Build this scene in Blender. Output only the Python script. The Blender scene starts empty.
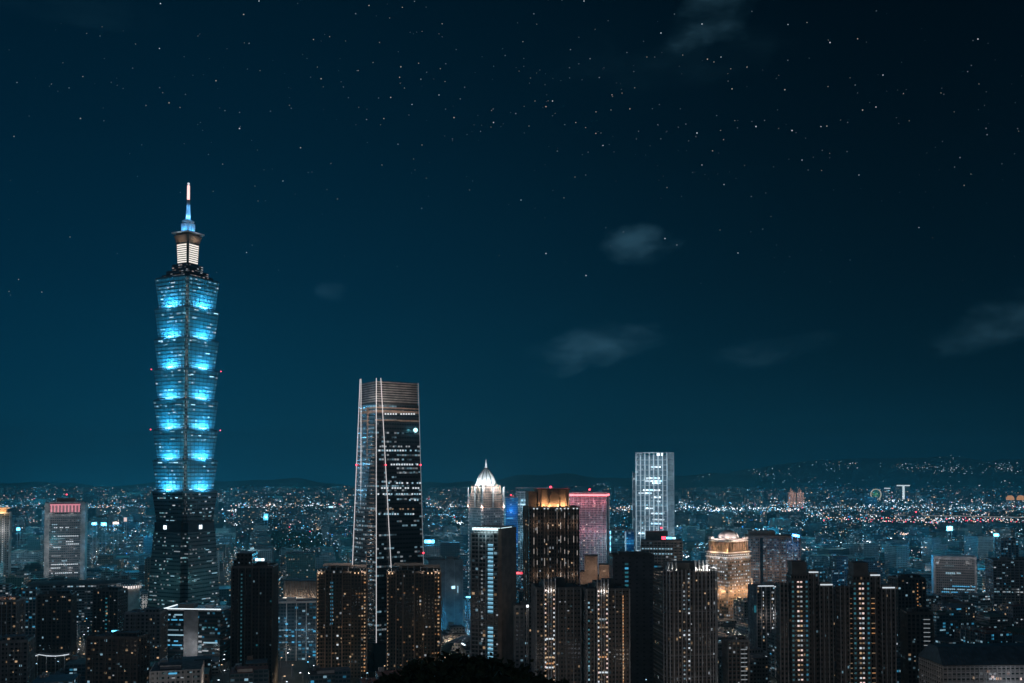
import bpy, math, random
import numpy as np
from mathutils import Vector, Matrix

random.seed(101)
R = math.radians
scene = bpy.context.scene
COL = scene.collection

# ------------------------------------------------------------------ camera
F = 1000.0            # focal length in pixels of a 1024 wide picture
CAMZ = 185.0
PITCH = R(2.0)
HORIZON = 472.0
SHIFT = (HORIZON - 341.5 - 1000 * math.tan(PITCH)) / 1024.0
cam_d = bpy.data.cameras.new('camera')
cam_d.sensor_width = 36.0
cam_d.lens = 36.0 * F / 1024.0
cam_d.shift_y = SHIFT
cam_d.clip_start = 1.0
cam_d.clip_end = 200000.0
cam = bpy.data.objects.new('camera', cam_d)
cam.location = (0, 0, CAMZ)
cam.rotation_euler = (R(90) + PITCH, 0, 0)
COL.objects.link(cam)
scene.camera = cam


def ray(px, py):
    xc = (px - 512) / F
    yc = (341.5 - py) / F + SHIFT * 1.024
    return xc, math.cos(PITCH) - yc * math.sin(PITCH), math.sin(PITCH) + yc * math.cos(PITCH)


def W(px, py, D):
    """world x and z of a picture point at the distance D (along +Y)."""
    x, y, z = ray(px, py)
    t = D / y
    return x * t, CAMZ + z * t


def PT(px, py, D):
    x, z = W(px, py, D)
    return Vector((x, D, z))


def PROJ(x, y, z):
    dz = z - CAMZ
    dep = y * math.cos(PITCH) + dz * math.sin(PITCH)
    up = -y * math.sin(PITCH) + dz * math.cos(PITCH)
    if dep < 1:
        dep = 1
    return 512 + F * x / dep, 341.5 - F * (up / dep - SHIFT * 1.024)


def lin(c):
    c = c / 255.0
    return c / 12.92 if c <= 0.04045 else ((c + 0.055) / 1.055) ** 2.4


def rgb(r, g, b, k=1.0):
    return (lin(r) * k, lin(g) * k, lin(b) * k, 1.0)


# ------------------------------------------------------------------ world: night sky
world = bpy.data.worlds.new("World")
scene.world = world
world.use_nodes = True


class NT:
    def __init__(s, tree):
        s.t = tree
        s.n = tree.nodes
        s.l = tree.links

    def new(s, typ, **kw):
        n = s.n.new(typ)
        for k, v in kw.items():
            setattr(n, k, v)
        return n

    def put(s, sock, val):
        if isinstance(val, bpy.types.NodeSocket):
            s.l.new(val, sock)
        elif isinstance(val, (tuple, list)) and len(val) == 4 and sock.type == 'VECTOR':
            sock.default_value = val[:3]
        else:
            sock.default_value = val

    def math(s, op, a, b=0.0, c=0.0, clamp=False):
        n = s.new('ShaderNodeMath', operation=op, use_clamp=clamp)
        s.put(n.inputs[0], a)
        s.put(n.inputs[1], b)
        s.put(n.inputs[2], c)
        return n.outputs[0]

    def mix(s, f, a, b):
        n = s.new('ShaderNodeMix', data_type='RGBA')
        s.put(n.inputs[0], f)
        s.put(n.inputs[6], a)
        s.put(n.inputs[7], b)
        return n.outputs[2]

    def smooth(s, v, a, b, to0=0.0, to1=1.0):
        n = s.new('ShaderNodeMapRange', interpolation_type='SMOOTHSTEP')
        s.put(n.inputs[0], v)
        n.inputs[1].default_value = a
        n.inputs[2].default_value = b
        n.inputs[3].default_value = to0
        n.inputs[4].default_value = to1
        return n.outputs[0]

    def sep(s, v):
        n = s.new('ShaderNodeSeparateXYZ')
        s.l.new(v, n.inputs[0])
        return n.outputs

    def comb(s, x, y, z=0.0):
        n = s.new('ShaderNodeCombineXYZ')
        s.put(n.inputs[0], x)
        s.put(n.inputs[1], y)
        s.put(n.inputs[2], z)
        return n.outputs[0]


SKY_K = 1.0


def build_world():
    t = NT(world.node_tree)
    for n in list(t.n):
        t.n.remove(n)
    tc = t.new('ShaderNodeTexCoord')
    d = tc.outputs['Generated']
    x, y, z = t.sep(d)
    # elevation and azimuth of the direction, in radians
    el = t.math('ARCSINE', z)
    az = t.math('ARCTAN2', x, y)
    ramp = t.new('ShaderNodeValToRGB')
    t.put(ramp.inputs[0], t.math('MULTIPLY', el, 1 / 0.62, clamp=True))
    cr = ramp.color_ramp
    stops = [(0.0, rgb(0, 52, 77)), (0.10, rgb(0, 46, 69)), (0.30, rgb(0, 36, 57)), (0.52, rgb(0, 28, 46)), (0.75, rgb(0, 22, 37)), (1.0, rgb(0, 19, 33))]
    cr.elements[0].position = 0
    cr.elements[0].color = stops[0][1]
    cr.elements[1].position = 1
    cr.elements[1].color = stops[-1][1]
    for p, c in stops[1:-1]:
        e = cr.elements.new(p)
        e.color = c
    # darker to the east side (right), lit by the town on the left
    side = t.smooth(az, -0.35, 0.45, 1.02, 0.27)
    # added unseen sky glow behind the view point, to light facades and haze
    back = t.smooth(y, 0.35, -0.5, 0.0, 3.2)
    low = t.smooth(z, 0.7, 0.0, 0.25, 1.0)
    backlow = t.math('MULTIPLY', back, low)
    base = t.new('ShaderNodeVectorMath', operation='SCALE')
    t.put(base.inputs[0], ramp.outputs[0])
    t.put(base.inputs[3], side)
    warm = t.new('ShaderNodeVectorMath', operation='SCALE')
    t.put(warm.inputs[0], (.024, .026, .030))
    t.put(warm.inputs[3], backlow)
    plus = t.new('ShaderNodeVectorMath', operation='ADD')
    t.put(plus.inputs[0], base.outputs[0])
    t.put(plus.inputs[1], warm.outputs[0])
    col = plus.outputs[0]
    # thin clouds
    nz = t.new('ShaderNodeTexNoise')
    nz.inputs['Scale'].default_value = 9.0
    nz.inputs['Detail'].default_value = 4.0
    nz.inputs['Roughness'].default_value = 0.6
    mp = t.new('ShaderNodeMapping')
    mp.inputs['Scale'].default_value = (1, 1, 2.6)
    t.put(mp.inputs[0], d)
    t.put(nz.inputs['Vector'], mp.outputs[0])
    wisp = t.smooth(nz.outputs[0], 0.25, 0.78)
    edge = t.new('ShaderNodeTexNoise')
    edge.inputs['Scale'].default_value = 22.0
    edge.inputs['Detail'].default_value = 4.0
    mp2 = t.new('ShaderNodeMapping')
    mp2.inputs['Scale'].default_value = (1, 1, 1.8)
    t.put(mp2.inputs[0], d)
    t.put(edge.inputs['Vector'], mp2.outputs[0])
    total = None
    for (px, py, rx, ry, k, tilt) in [(714, 10, 54, 34, 1.15, -.2), (641, 246, 44, 20, 1.0, .05), (594, 347, 78, 22, 1.15, -.2), (996, 322, 72, 25, 1.0, -.35), (333, 290, 20, 14, .45, 0), (765, 351, 60, 16, .4, -.15), (40, 0, 130, 16, .12, 0), (660, 60, 150, 40, .10, 0)]:
        rx_, ry_, rz_ = ray(px, py)
        ln = math.sqrt(rx_ * rx_ + ry_ * ry_ + rz_ * rz_)
        a0 = math.atan2(rx_, ry_)
        e0 = math.asin(rz_ / ln)
        da = t.math('SUBTRACT', az, a0)
        de = t.math('SUBTRACT', el, e0)
        de = t.math('ADD', de, t.math('MULTIPLY', da, tilt))
        u = t.math('MULTIPLY', da, F / rx)
        v = t.math('MULTIPLY', de, F / ry)
        r2 = t.math('ADD', t.math('MULTIPLY', u, u), t.math('MULTIPLY', v, v))
        r2 = t.math('ADD', r2, t.math('MULTIPLY', t.math('SUBTRACT', edge.outputs[0], .5), 2.6))
        m = t.smooth(r2, 1.1, -0.4, 0.0, k)
        total = m if total is None else t.math('ADD', total, m)
    cl = t.math('MULTIPLY', total, wisp, clamp=True)
    add = t.new('ShaderNodeVectorMath', operation='SCALE')
    t.put(add.inputs[0], rgb(44, 72, 86)[:3])
    t.put(add.inputs[3], cl)
    s = t.new('ShaderNodeVectorMath', operation='ADD')
    t.put(s.inputs[0], col)
    t.put(s.inputs[1], add.outputs[0])
    bg = t.new('ShaderNodeBackground')
    t.put(bg.inputs[0], s.outputs[0])
    bg.inputs[1].default_value = SKY_K
    out = t.new('ShaderNodeOutputWorld')
    t.l.new(bg.outputs[0], out.inputs[0])


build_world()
sun_d = bpy.data.lights.new('fill_sun', 'SUN')
sun_d.energy = 0.012  # weak sun lamp added as fill, lifts the facades slightly
sun_d.angle = R(8)
sun_d.color = (0.75, 0.87, 1.0)
fill_sun = bpy.data.objects.new('fill_sun', sun_d)
fill_sun.rotation_euler = (R(50), 0, R(-35))
COL.objects.link(fill_sun)

vs = scene.view_settings
vs.view_transform = 'Standard'
vs.look = 'None'
vs.exposure = 0.0
vs.gamma = 1.0
vs.use_curve_mapping = False
cy = scene.cycles
cy.max_bounces = 4
cy.diffuse_bounces = 1
cy.glossy_bounces = 1
cy.transmission_bounces = 2
cy.volume_bounces = 1
cy.transparent_max_bounces = 6
cy.sample_clamp_indirect = 1.0
cy.use_denoising = True
cy.caustics_reflective = False
cy.caustics_refractive = False

# ------------------------------------------------------------------ materials
MATS = {}


def principled(name):
    m = bpy.data.materials.new(name)
    m.use_nodes = True
    m.cycles.emission_sampling = 'NONE'
    t = NT(m.node_tree)
    b = next(n for n in t.n if n.type == 'BSDF_PRINCIPLED')
    MATS[name] = m
    return m, t, b


def plain(name, col, rough=0.75, var=0.25, scale=0.15, metal=0.0):
    """matt surface with blotches of wear"""
    m, t, b = principled(name)
    tc = t.new('ShaderNodeTexCoord')
    nz = t.new('ShaderNodeTexNoise')
    nz.inputs['Scale'].default_value = scale
    nz.inputs['Detail'].default_value = 5
    t.put(nz.inputs['Vector'], tc.outputs['Object'])
    lo = tuple(c * (1 - var) for c in col[:3]) + (1,)
    hi = tuple(min(1, c * (1 + var)) for c in col[:3]) + (1,)
    t.put(b.inputs['Base Color'], t.mix(t.smooth(nz.outputs[0], .3, .7), lo, hi))
    b.inputs['Roughness'].default_value = rough
    b.inputs['Metallic'].default_value = metal
    return m


def glow(name, col, strength, sampled=False):
    m, t, b = principled(name)
    b.inputs['Base Color'].default_value = (.3, .3, .3, 1)
    b.inputs['Emission Color'].default_value = col
    b.inputs['Emission Strength'].default_value = strength
    if sampled:
        m.cycles.emission_sampling = 'AUTO'
    return m


def facade(name, wall, fw=.6, fh=.5, lit=.15, c1=(0.75, .9, 1, 1), c2=(1, .75, .5, 1), st=.6, glass=(.02, .035, .045, 1), floorcor=.5, rough=.7, cmix=.5, glossy=.2, power=2.0, dim=0.0):
    """wall with a grid of windows, UV counted in window bays and floors; some panes are lit"""
    m, t, b = principled(name)
    uv = t.new('ShaderNodeUVMap')
    u, v, _ = t.sep(uv.outputs[0])
    cu = t.math('FLOOR', u)
    cv = t.math('FLOOR', v)
    fu = t.math('SUBTRACT', u, cu)
    fv = t.math('SUBTRACT', v, cv)
    mu = t.math('LESS_THAN', t.math('ABSOLUTE', t.math('SUBTRACT', fu, .5)), fw / 2)
    mv = t.math('LESS_THAN', t.math('ABSOLUTE', t.math('SUBTRACT', fv, .5)), fh / 2)
    mask = t.math('MULTIPLY', mu, mv)
    wn = t.new('ShaderNodeTexWhiteNoise', noise_dimensions='2D')
    t.put(wn.inputs['Vector'], t.comb(cu, cv))
    r = wn.outputs['Value']
    g1, g2, g3 = t.sep(wn.outputs['Color'])
    wf = t.new('ShaderNodeTexWhiteNoise', noise_dimensions='2D')
    t.put(wf.inputs['Vector'], t.comb(t.math('FLOOR', t.math('MULTIPLY', cu, .125)), cv))
    rf = wf.outputs['Value']
    # share of lit panes changes from floor to floor
    pl = t.math('MULTIPLY', t.math('ADD', 1 - floorcor, t.math('MULTIPLY', t.math('POWER', rf, 2.5), 3.5 * floorcor)), lit)
    on = t.math('LESS_THAN', r, pl)
    e = t.math('MULTIPLY', t.math('POWER', g2, power), st)
    e = t.math('ADD', t.math('MULTIPLY', t.math('ADD', e, .12 * st), on), dim)
    e = t.math('MULTIPLY', e, mask)
    nz = t.new('ShaderNodeTexNoise')
    nz.inputs['Scale'].default_value = .12
    nz.inputs['Detail'].default_value = 4
    tc = t.new('ShaderNodeTexCoord')
    t.put(nz.inputs['Vector'], tc.outputs['Object'])
    w2 = tuple(c * .7 for c in wall[:3]) + (1,)
    wallc = t.mix(t.smooth(nz.outputs[0], .3, .7), w2, wall)
    t.put(b.inputs['Base Color'], t.mix(mask, wallc, glass))
    t.put(b.inputs['Roughness'], t.math('MULTIPLY_ADD', mask, glossy - rough, rough))
    t.put(b.inputs['Emission Color'], t.mix(t.math('LESS_THAN', g3, cmix), c1, c2))
    t.put(b.inputs['Emission Strength'], e)
    return m


COOL = (0.45, .80, 1.0, 1)
CYAN = (0.08, .55, .95, 1)
TEAL = (0.03, .32, .42, 1)
WHITE = (.82, .92, 1.0, 1)
WARM = (1.0, .66, .38, 1)
AMBER = (1.0, .45, .16, 1)
PINKW = (1.0, .72, .66, 1)
RED = (1.0, .05, .09, 1)
BLUE = (.02, .22, .85, 1)

plain('asphalt', (.05, .05, .055, 1), .85, .3, .05)
plain('soil', (.045, .05, .045, 1), .95, .4, .03)
plain('forest', (.03, .05, .03, 1), .95, .5, .002)
plain('concrete', (.30, .30, .30, 1), .85)
plain('pale', (.45, .45, .46, 1), .8)
plain('dark_stone', (.12, .115, .11, 1), .7)
plain('brown_stone', (.24, .17, .13, 1), .7)
plain('tan', (.42, .30, .23, 1), .8)
plain('roofing', (.09, .09, .10, 1), .9, .4, .3)
plain('roof_blue', (.05, .10, .14, 1), .6, .3, .3)
plain('roof_green', (.06, .11, .08, 1), .7, .3, .3)
plain('roof_red', (.20, .07, .05, 1), .8, .3, .3)
plain('steel', (.35, .36, .38, 1), .4, .2, .3, .7)
plain('dark_metal', (.04, .04, .045, 1), .5, .2, .3, .4)
plain('white_paint', (.78, .78, .78, 1), .6, .1)
plain('bark', (.08, .06, .045, 1), .95)
plain('leaf', (.045, .07, .03, 1), .8, .5, 1.2)
plain('glass_dark', (.02, .03, .04, 1), .15, .2)
plain('glass_teal', (.05, .10, .12, 1), .35, .25, .2)
for nm, c, s in [('lit_white', WHITE, .8), ('lit_white_hot', WHITE, 2.2), ('lit_white_dim', WHITE, .3), ('lit_cool', COOL, .55), ('lit_cool_hot', COOL, 1.8), ('lit_cool_dim', COOL, .2),
                 ('lit_cyan', CYAN, .7), ('lit_cyan_hot', (.15, .65, 1, 1), 3.0), ('lit_cyan_dim', CYAN, .25), ('lit_teal', TEAL, .35), ('lit_teal_dim', TEAL, .15), ('lit_warm', WARM, .55), ('lit_warm_hot', WARM, 1.5),
                 ('lit_warm_dim', WARM, .2), ('lit_amber', AMBER, .5), ('lit_amber_dim', AMBER, .15), ('lit_pink', PINKW, .9), ('lit_pink_hot', PINKW, 2.0), ('lit_red', RED, 1.2), ('lit_red_hot', RED, 4.0), ('lit_blue', BLUE, .9), ('lit_blue_hot', (.08, .4, 1, 1), 3.5), ('lit_green', (.1, .8, .35, 1), .5), ('lit_violet', (.4, .2, .9, 1), .6)]:
    glow(nm, c, s)

# town facades
FAC = {}


def fac(key, *a, **k):
    FAC[key] = facade('facade_' + key, *a, **k)


fac('grey', (.22, .22, .23, 1), .55, .45, .10, COOL, WARM, .5, floorcor=.4)
fac('pale', (.38, .39, .40, 1), .5, .45, .09, WHITE, WARM, .45, floorcor=.4)
fac('brown', (.17, .125, .10, 1), .5, .5, .10, WARM, WHITE, .45, floorcor=.3, cmix=.6)
fac('dark', (.08, .08, .085, 1), .55, .5, .08, COOL, WARM, .5, floorcor=.3)
fac('blue', (.12, .18, .22, 1), .8, .55, .22, COOL, CYAN, .5, glass=(.03, .08, .11, 1), floorcor=.7)
fac('office', (.25, .27, .28, 1), .85, .45, .20, WHITE, COOL, .5, floorcor=.8)
fac('far', (.20, .24, .26, 1), .55, .5, .12, COOL, WARM, 2.0, floorcor=.5, cmix=.72, power=3)
fac('far2', (.28, .31, .33, 1), .6, .5, .16, CYAN, PINKW, 2.0, floorcor=.5, cmix=.7, power=3)


# ------------------------------------------------------------------ mesh builder
class MB:
    def __init__(s):
        s.v, s.f, s.m, s.uv, s.sm = [], [], [], [], []

    def face(s, idx, mat=0, uv=None, smooth=False):
        s.f.append(tuple(idx))
        s.m.append(mat)
        s.uv.extend(uv if uv else [(0.0, 0.0)] * len(idx))
        s.sm.append(smooth)

    def quad(s, a, b, c, d, mat=0, uv=None):
        i = len(s.v)
        s.v += [tuple(a), tuple(b), tuple(c), tuple(d)]
        s.face((i, i + 1, i + 2, i + 3), mat, uv)

    def prism(s, poly, z0, z1, mat=0, top=None, cap=1, bay=3.5, storey=3.4, u0=None, bottom=True):
        n = len(poly)
        top = top or poly
        i = len(s.v)
        s.v += [(p[0], p[1], z0) for p in poly] + [(p[0], p[1], z1) for p in top]
        base_u = u0 if u0 is not None else random.randint(0, 900)
        v1 = max(1, round((z1 - z0) / storey))
        v0 = random.randint(0, 50) if u0 is None else 0
        for k in range(n):
            k2 = (k + 1) % n
            L = math.hypot(poly[k2][0] - poly[k][0], poly[k2][1] - poly[k][1])
            nu = max(1, round(L / bay))
            a, b2 = base_u, base_u + nu
            base_u += nu + 3
            s.face((i + k, i + k2, i + n + k2, i + n + k), mat, [(a, v0), (b2, v0), (b2, v0 + v1), (a, v0 + v1)])
        if cap is not None:
            s.face([i + n + k for k in range(n)], cap)
            if bottom:
                s.face([i + k for k in reversed(range(n))], cap)

    def box(s, x, y, z, sx, sy, sz, mat=0, rz=0.0):
        """centre x, y; z is the bottom"""
        c, q = math.cos(rz), math.sin(rz)
        pts = []
        for dx, dy in ((-sx / 2, -sy / 2), (sx / 2, -sy / 2), (sx / 2, sy / 2), (-sx / 2, sy / 2)):
            pts.append((x + dx * c - dy * q, y + dx * q + dy * c))
        s.prism(pts, z, z + sz, mat, cap=mat, u0=0)

    def bar(s, p, q, r, mat=0, n=6, r2=None):
        p, q = Vector(p), Vector(q)
        r2 = r if r2 is None else r2
        ax = (q - p).normalized()
        up = Vector((0, 0, 1)) if abs(ax.z) < .95 else Vector((1, 0, 0))
        a = ax.cross(up).normalized()
        b = ax.cross(a).normalized()
        i = len(s.v)
        for c, rr in ((p, r), (q, r2)):
            for k in range(n):
                t = 2 * math.pi * k / n
                s.v.append(tuple(c + a * (rr * math.cos(t)) + b * (rr * math.sin(t))))
        for k in range(n):
            k2 = (k + 1) % n
            s.face((i + k, i + n + k, i + n + k2, i + k2), mat, smooth=n > 6)
        s.face([i + k for k in range(n)], mat)
        s.face([i + n + k for k in reversed(range(n))], mat)

    def lathe(s, prof, n=16, mat=0, x=0, y=0):
        i = len(s.v)
        for r, z in prof:
            for k in range(n):
                t = 2 * math.pi * k / n
                s.v.append((x + r * math.cos(t), y + r * math.sin(t), z))
        for j in range(len(prof) - 1):
            for k in range(n):
                k2 = (k + 1) % n
                s.face((i + j * n + k, i + j * n + k2, i + (j + 1) * n + k2, i + (j + 1) * n + k), mat, smooth=True)
        s.face([i + k for k in reversed(range(n))], mat)
        j = len(prof) - 1
        s.face([i + j * n + k for k in range(n)], mat)

    def build(s, name, mats, parent=None, loc=None, rz=0.0):
        me = bpy.data.meshes.new(name)
        me.from_pydata(s.v, [], s.f)
        if not isinstance(mats, (list, tuple)):
            mats = [mats]
        for mm in mats:
            me.materials.append(MATS[mm] if isinstance(mm, str) else mm)
        nm = len(mats)
        me.polygons.foreach_set('material_index', [min(k, nm - 1) for k in s.m])
        me.polygons.foreach_set('use_smooth', s.sm)
        uvl = me.uv_layers.new(name='UVMap')
        flat = [c for p in s.uv for c in p]
        uvl.data.foreach_set('uv', flat)
        me.update()
        o = bpy.data.objects.new(name, me)
        COL.objects.link(o)
        if parent:
            o.parent = parent
        if loc is not None:
            o.location = loc
            o.rotation_euler = (0, 0, rz)
        return o


def empty(name, label, cat, loc=(0, 0, 0), rz=0.0, group=None):
    o = bpy.data.objects.new(name, None)
    COL.objects.link(o)
    o.empty_display_size = 5
    o.location = loc
    o.rotation_euler = (0, 0, rz)
    o['label'] = label
    o['category'] = cat
    if group:
        o['group'] = group
    return o


def tag(o, label=None, cat=None, group=None, kind=None):
    for k, v in (('label', label), ('category', cat), ('group', group), ('kind', kind)):
        if v:
            o[k] = v
    return o


UNIT = {}


def unit_box(mat):
    if mat not in UNIT:
        b = MB()
        b.box(0, 0, -.5, 1, 1, 1)
        me_o = b.build('pane', mat)
        UNIT[mat] = me_o.data
        bpy.data.objects.remove(me_o)
    return UNIT[mat]


def pane(name, parent, x, y, z, sx, sy, sz, mat, rz=0.0):
    o = bpy.data.objects.new(name, unit_box(mat))
    COL.objects.link(o)
    o.parent = parent
    o.location = (x, y, z)
    o.rotation_euler = (0, 0, rz)
    o.scale = (sx, sy, sz)
    return o


def lamp(parent, loc, energy, col, radius=.5, spot=None, direction=None, name='lamp_light'):
    d = bpy.data.lights.new(name, 'SPOT' if spot else 'POINT')
    d.energy = energy
    d.color = col[:3]
    d.shadow_soft_size = radius
    if spot:
        d.spot_size = R(spot)
        d.spot_blend = .8
    o = bpy.data.objects.new(name, d)
    COL.objects.link(o)
    o.location = loc
    if parent:
        o.parent = parent
    if direction is not None:
        o.rotation_euler = Vector(direction).to_track_quat('-Z', 'Y').to_euler()
    return o


def rect(w, d, x=0, y=0):
    return [(x - w / 2, y - d / 2), (x + w / 2, y - d / 2), (x + w / 2, y + d / 2), (x - w / 2, y + d / 2)]


def fit(pxl, pxr, D, ratio, yaw, z=110):
    """footprint whose picture spans pxl..pxr, its nearest corner at the distance D"""
    w = (pxr - pxl) * D / F
    cx, cyy = ((pxl + pxr) / 2 - 512) * D / F, D + w * ratio / 2
    c, q = math.cos(yaw), math.sin(yaw)
    for _ in range(14):
        d = w * ratio
        pts = []
        for a, b in ((-1, -1), (1, -1), (1, 1), (-1, 1)):
            lx, ly = a * w / 2, b * d / 2
            pts.append((lx * c - ly * q, lx * q + ly * c))
        cyy = D - min(p[1] for p in pts)
        pr = [PROJ(cx + p[0], cyy + p[1], z)[0] for p in pts]
        ext = max(pr) - min(pr)
        w *= (pxr - pxl) / ext
        cx += ((pxl + pxr) / 2 - (max(pr) + min(pr)) / 2) * cyy / F
    return cx, cyy, w, w * ratio


# things already standing: for keeping the town clear of them
FOOT = []      # x, y, radius
HERO = []      # pxl, pxr, D, lowest visible py
LAND = []      # name for labels, px, py, D


class Tower:
    """a building thing; local x runs along its front, local -y is the front"""

    def __init__(s, name, label, cat, pxl, pxr, ytop, D, ratio=.8, yaw=0.0, ybot=None, group=None, short=None):
        yaw = R(yaw)
        cx, cyy, w, d = fit(pxl, pxr, D, ratio, yaw)
        s.w, s.d, s.yaw = w, d, yaw
        s.H = W((pxl + pxr) / 2, ytop, cyy)[1]
        s.root = empty(name, label, cat, (cx, cyy, 0), yaw, group)
        s.x, s.y = cx, cyy
        FOOT.append((cx, cyy, math.hypot(w, d) / 2))
        if ybot:
            HERO.append((pxl, pxr, D, ybot, ytop))
        if short:
            LAND.append((short, (pxl + pxr) / 2, ytop, D))
        s.count = {}

    def zpy(s, py):
        return W(512, py, s.y)[1]

    def body(s, mat, z0=0.0, z1=None, w=None, d=None, x=0, y=0, bay=3.4, storey=3.4, poly=None, name='wall', roof='roofing', top=None):
        z1 = s.H if z1 is None else z1
        b = MB()
        b.prism(poly or rect(w or s.w, d or s.d, x, y), z0, z1, 0, bay=bay, storey=storey, top=top)
        return b.build(name, [mat, roof], s.root)

    def parapet(s, mat='concrete', z=None, w=None, d=None, x=0, y=0, h=1.4, t=.5, name='parapet'):
        z = s.H if z is None else z
        w = (w or s.w) + .3
        d = (d or s.d) + .3
        b = MB()
        o, i = rect(w, d, x, y), rect(w - 2 * t, d - 2 * t, x, y)
        n = 4
        for k in range(n):
            k2 = (k + 1) % n
            b.quad((*o[k], z - .6), (*o[k2], z - .6), (*o[k2], z + h), (*o[k], z + h))
            b.quad((*i[k2], z + .02), (*i[k], z + .02), (*i[k], z + h), (*i[k2], z + h))
            b.quad((*o[k], z + h), (*o[k2], z + h), (*i[k2], z + h), (*i[k], z + h))
        return b.build(name, mat, s.root)

    def face(s, k, w=None, d=None, x=0, y=0):
        w, d = w or s.w, d or s.d
        return [((x - w / 2, y - d / 2), (1, 0), (0, -1), w, 0.0), ((x + w / 2, y - d / 2), (0, 1), (1, 0), d, R(90)),
                ((x + w / 2, y + d / 2), (-1, 0), (0, 1), w, R(180)), ((x - w / 2, y + d / 2), (0, -1), (-1, 0), d, R(270))][k]

    def panes(s, items, name='window', proud=.12, thick=.3, cap=98, frame=None, parent=None):
        """items: face number, u fraction, z, width, height, material"""
        over = {}
        for it in items:
            k, u, z, ww, hh, mat = it[:6]
            (ox, oy), (ux, uy), (nx, ny), L, a = (frame or s.face)(k)
            px_, py_ = ox + ux * u * L + nx * (proud - thick / 2 + .02), oy + uy * u * L + ny * (proud - thick / 2 + .02)
            n = s.count.get(name, 0)
            if n < cap:
                pane(name, parent or s.root, px_, py_, z, ww, thick, hh, mat, a)
                s.count[name] = n + 1
            else:
                over.setdefault('all', []).append((px_, py_, z, ww, hh, mat, a))
        if over:
            b = MB()
            mats = sorted(set(q[5] for q in over['all']))
            for (px_, py_, z, ww, hh, mat, a) in over['all']:
                b.box(px_, py_, z - hh / 2, ww, thick, hh, mats.index(mat), a)
            o = b.build('glazing', mats, s.root)
            o['kind'] = 'stuff'

    def bands(s, mat, z0, z1, step, h=.5, out=.35, w=None, d=None, x=0, y=0, name='floor_slab'):
        b = MB()
        z = z0
        while z < z1:
            b.box(x, y, z, (w or s.w) + 2 * out, (d or s.d) + 2 * out, h)
            z += step
        return b.build(name, mat, s.root)

    def fins(s, mat, faces, n, z0, z1, width=.6, out=.5, name='pier', frame=None, ends=True):
        b = MB()
        for k in faces:
            (ox, oy), (ux, uy), (nx, ny), L, a = (frame or s.face)(k)
            nn = max(2, round(L / n))
            for j in range(nn + 1):
                if not ends and j in (0, nn):
                    continue
                u = j * L / nn
                b.box(ox + ux * u + nx * out / 2, oy + uy * u + ny * out / 2, z0, width, out, z1 - z0, 0, a)
        return b.build(name, mat, s.root)

    def roof_box(s, name, x, y, z, sx, sy, sz, mat='concrete'):
        b = MB()
        b.box(x, y, z, sx, sy, sz)
        return b.build(name, mat, s.root)

    def beacon(s, x, y, z, r=1.3, name='beacon_light'):
        lamp(s.root, (x, y - 3, z + 1), 900 * r, (1, .08, .10), .5)
        b = MB()
        b.bar((x, y, z - 1.5), (x, y, z), .12, 0)
        b.lathe([(r * .4, z - r * .6), (r, z), (r * .5, z + r * .8)], 8, 1)
        return b.build(name, ['dark_metal', 'lit_red_hot'], s.root)


def rnd_panes(faces, nu, z0, z1, step, ww, hh, p, mats, floorcor=.6, u0=.06, u1=.94):
    out = []
    z = z0
    while z < z1:
        fp = p * ((1 - floorcor) + 3.2 * floorcor * random.random() ** 2.2)
        for k in faces:
            for j in range(nu):
                if random.random() < fp:
                    out.append((k, u0 + (u1 - u0) * (j + .5) / nu, z + step * .5, ww, hh, random.choice(mats)))
        z += step
    random.shuffle(out)
    return out


# ------------------------------------------------------------------ ground and hills
def hill_z(x, y):
    d = math.hypot(x, y)
    h = 178 * math.exp(-(d / 190) ** 1.3)
    a = (x / max(y, 1)) if y > 0 else 9
    # a spur below the view point
    h += 42 * math.exp(-((y - 150) / 48) ** 2 - ((x + 5) / 24) ** 2)
    if y < 0:
        h = max(h, 178)
    return h


def far_z(x, y):
    if y < 9300:
        return 0.0
    px = 512 + 1000 * x / y
    k = min(1.0, (y - 9300) / 2600)
    k = k * k * (3 - 2 * k)
    prof = np.interp(px, [-200, 0, 120, 260, 400, 480, 560, 640, 720, 800, 860, 930, 1024, 1300], [50, 40, 40, 50, 45, 70, 100, 130, 190, 250, 310, 350, 340, 300])
    n = 38 * math.sin(x * .0017 + 1) + 26 * math.sin(x * .0041 + y * .001) + 14 * math.sin(x * .011 + .7)
    return max(0.0, k * (prof + n * 1.0))


def ground():
    ys = [-400, -150, -60, -20] + list(np.arange(0, 560, 14)) + list(np.arange(600, 3000, 200)) + list(np.arange(3200, 9200, 600)) + list(np.arange(9300, 12200, 150)) + [12600, 13000]
    verts, faces = [], []
    nx = 161
    for y in ys:
        half = 320 if y < 600 else None
        for i in range(nx):
            t = (i / (nx - 1)) * 2 - 1
            if y < 600:
                x = math.copysign(abs(t) ** 2.2, t) * 3500
            else:
                x = t * max(3500, y * .85)
            z = hill_z(x, y) if y < 600 else far_z(x, y)
            if 600 > y > 520:
                z *= (560 - min(y, 560)) / 40
            verts.append((x, y, z))
    for j in range(len(ys) - 1):
        for i in range(nx - 1):
            a = j * nx + i
            faces.append((a, a + 1, a + nx + 1, a + nx))
    me = bpy.data.meshes.new('ground')
    me.from_pydata(verts, [], faces)
    me.materials.append(MATS['soil'])
    me.materials.append(MATS['forest'])
    for p in me.polygons:
        yc = p.center[1]
        p.material_index = 1 if (yc < 560 or yc > 9300) else 0
        p.use_smooth = True
    o = bpy.data.objects.new('ground', me)
    COL.objects.link(o)
    o['kind'] = 'structure'


ground()
GRID = R(14)


def rot(x, y, a):
    c, q = math.cos(a), math.sin(a)
    return x * c - y * q, x * q + y * c


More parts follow.
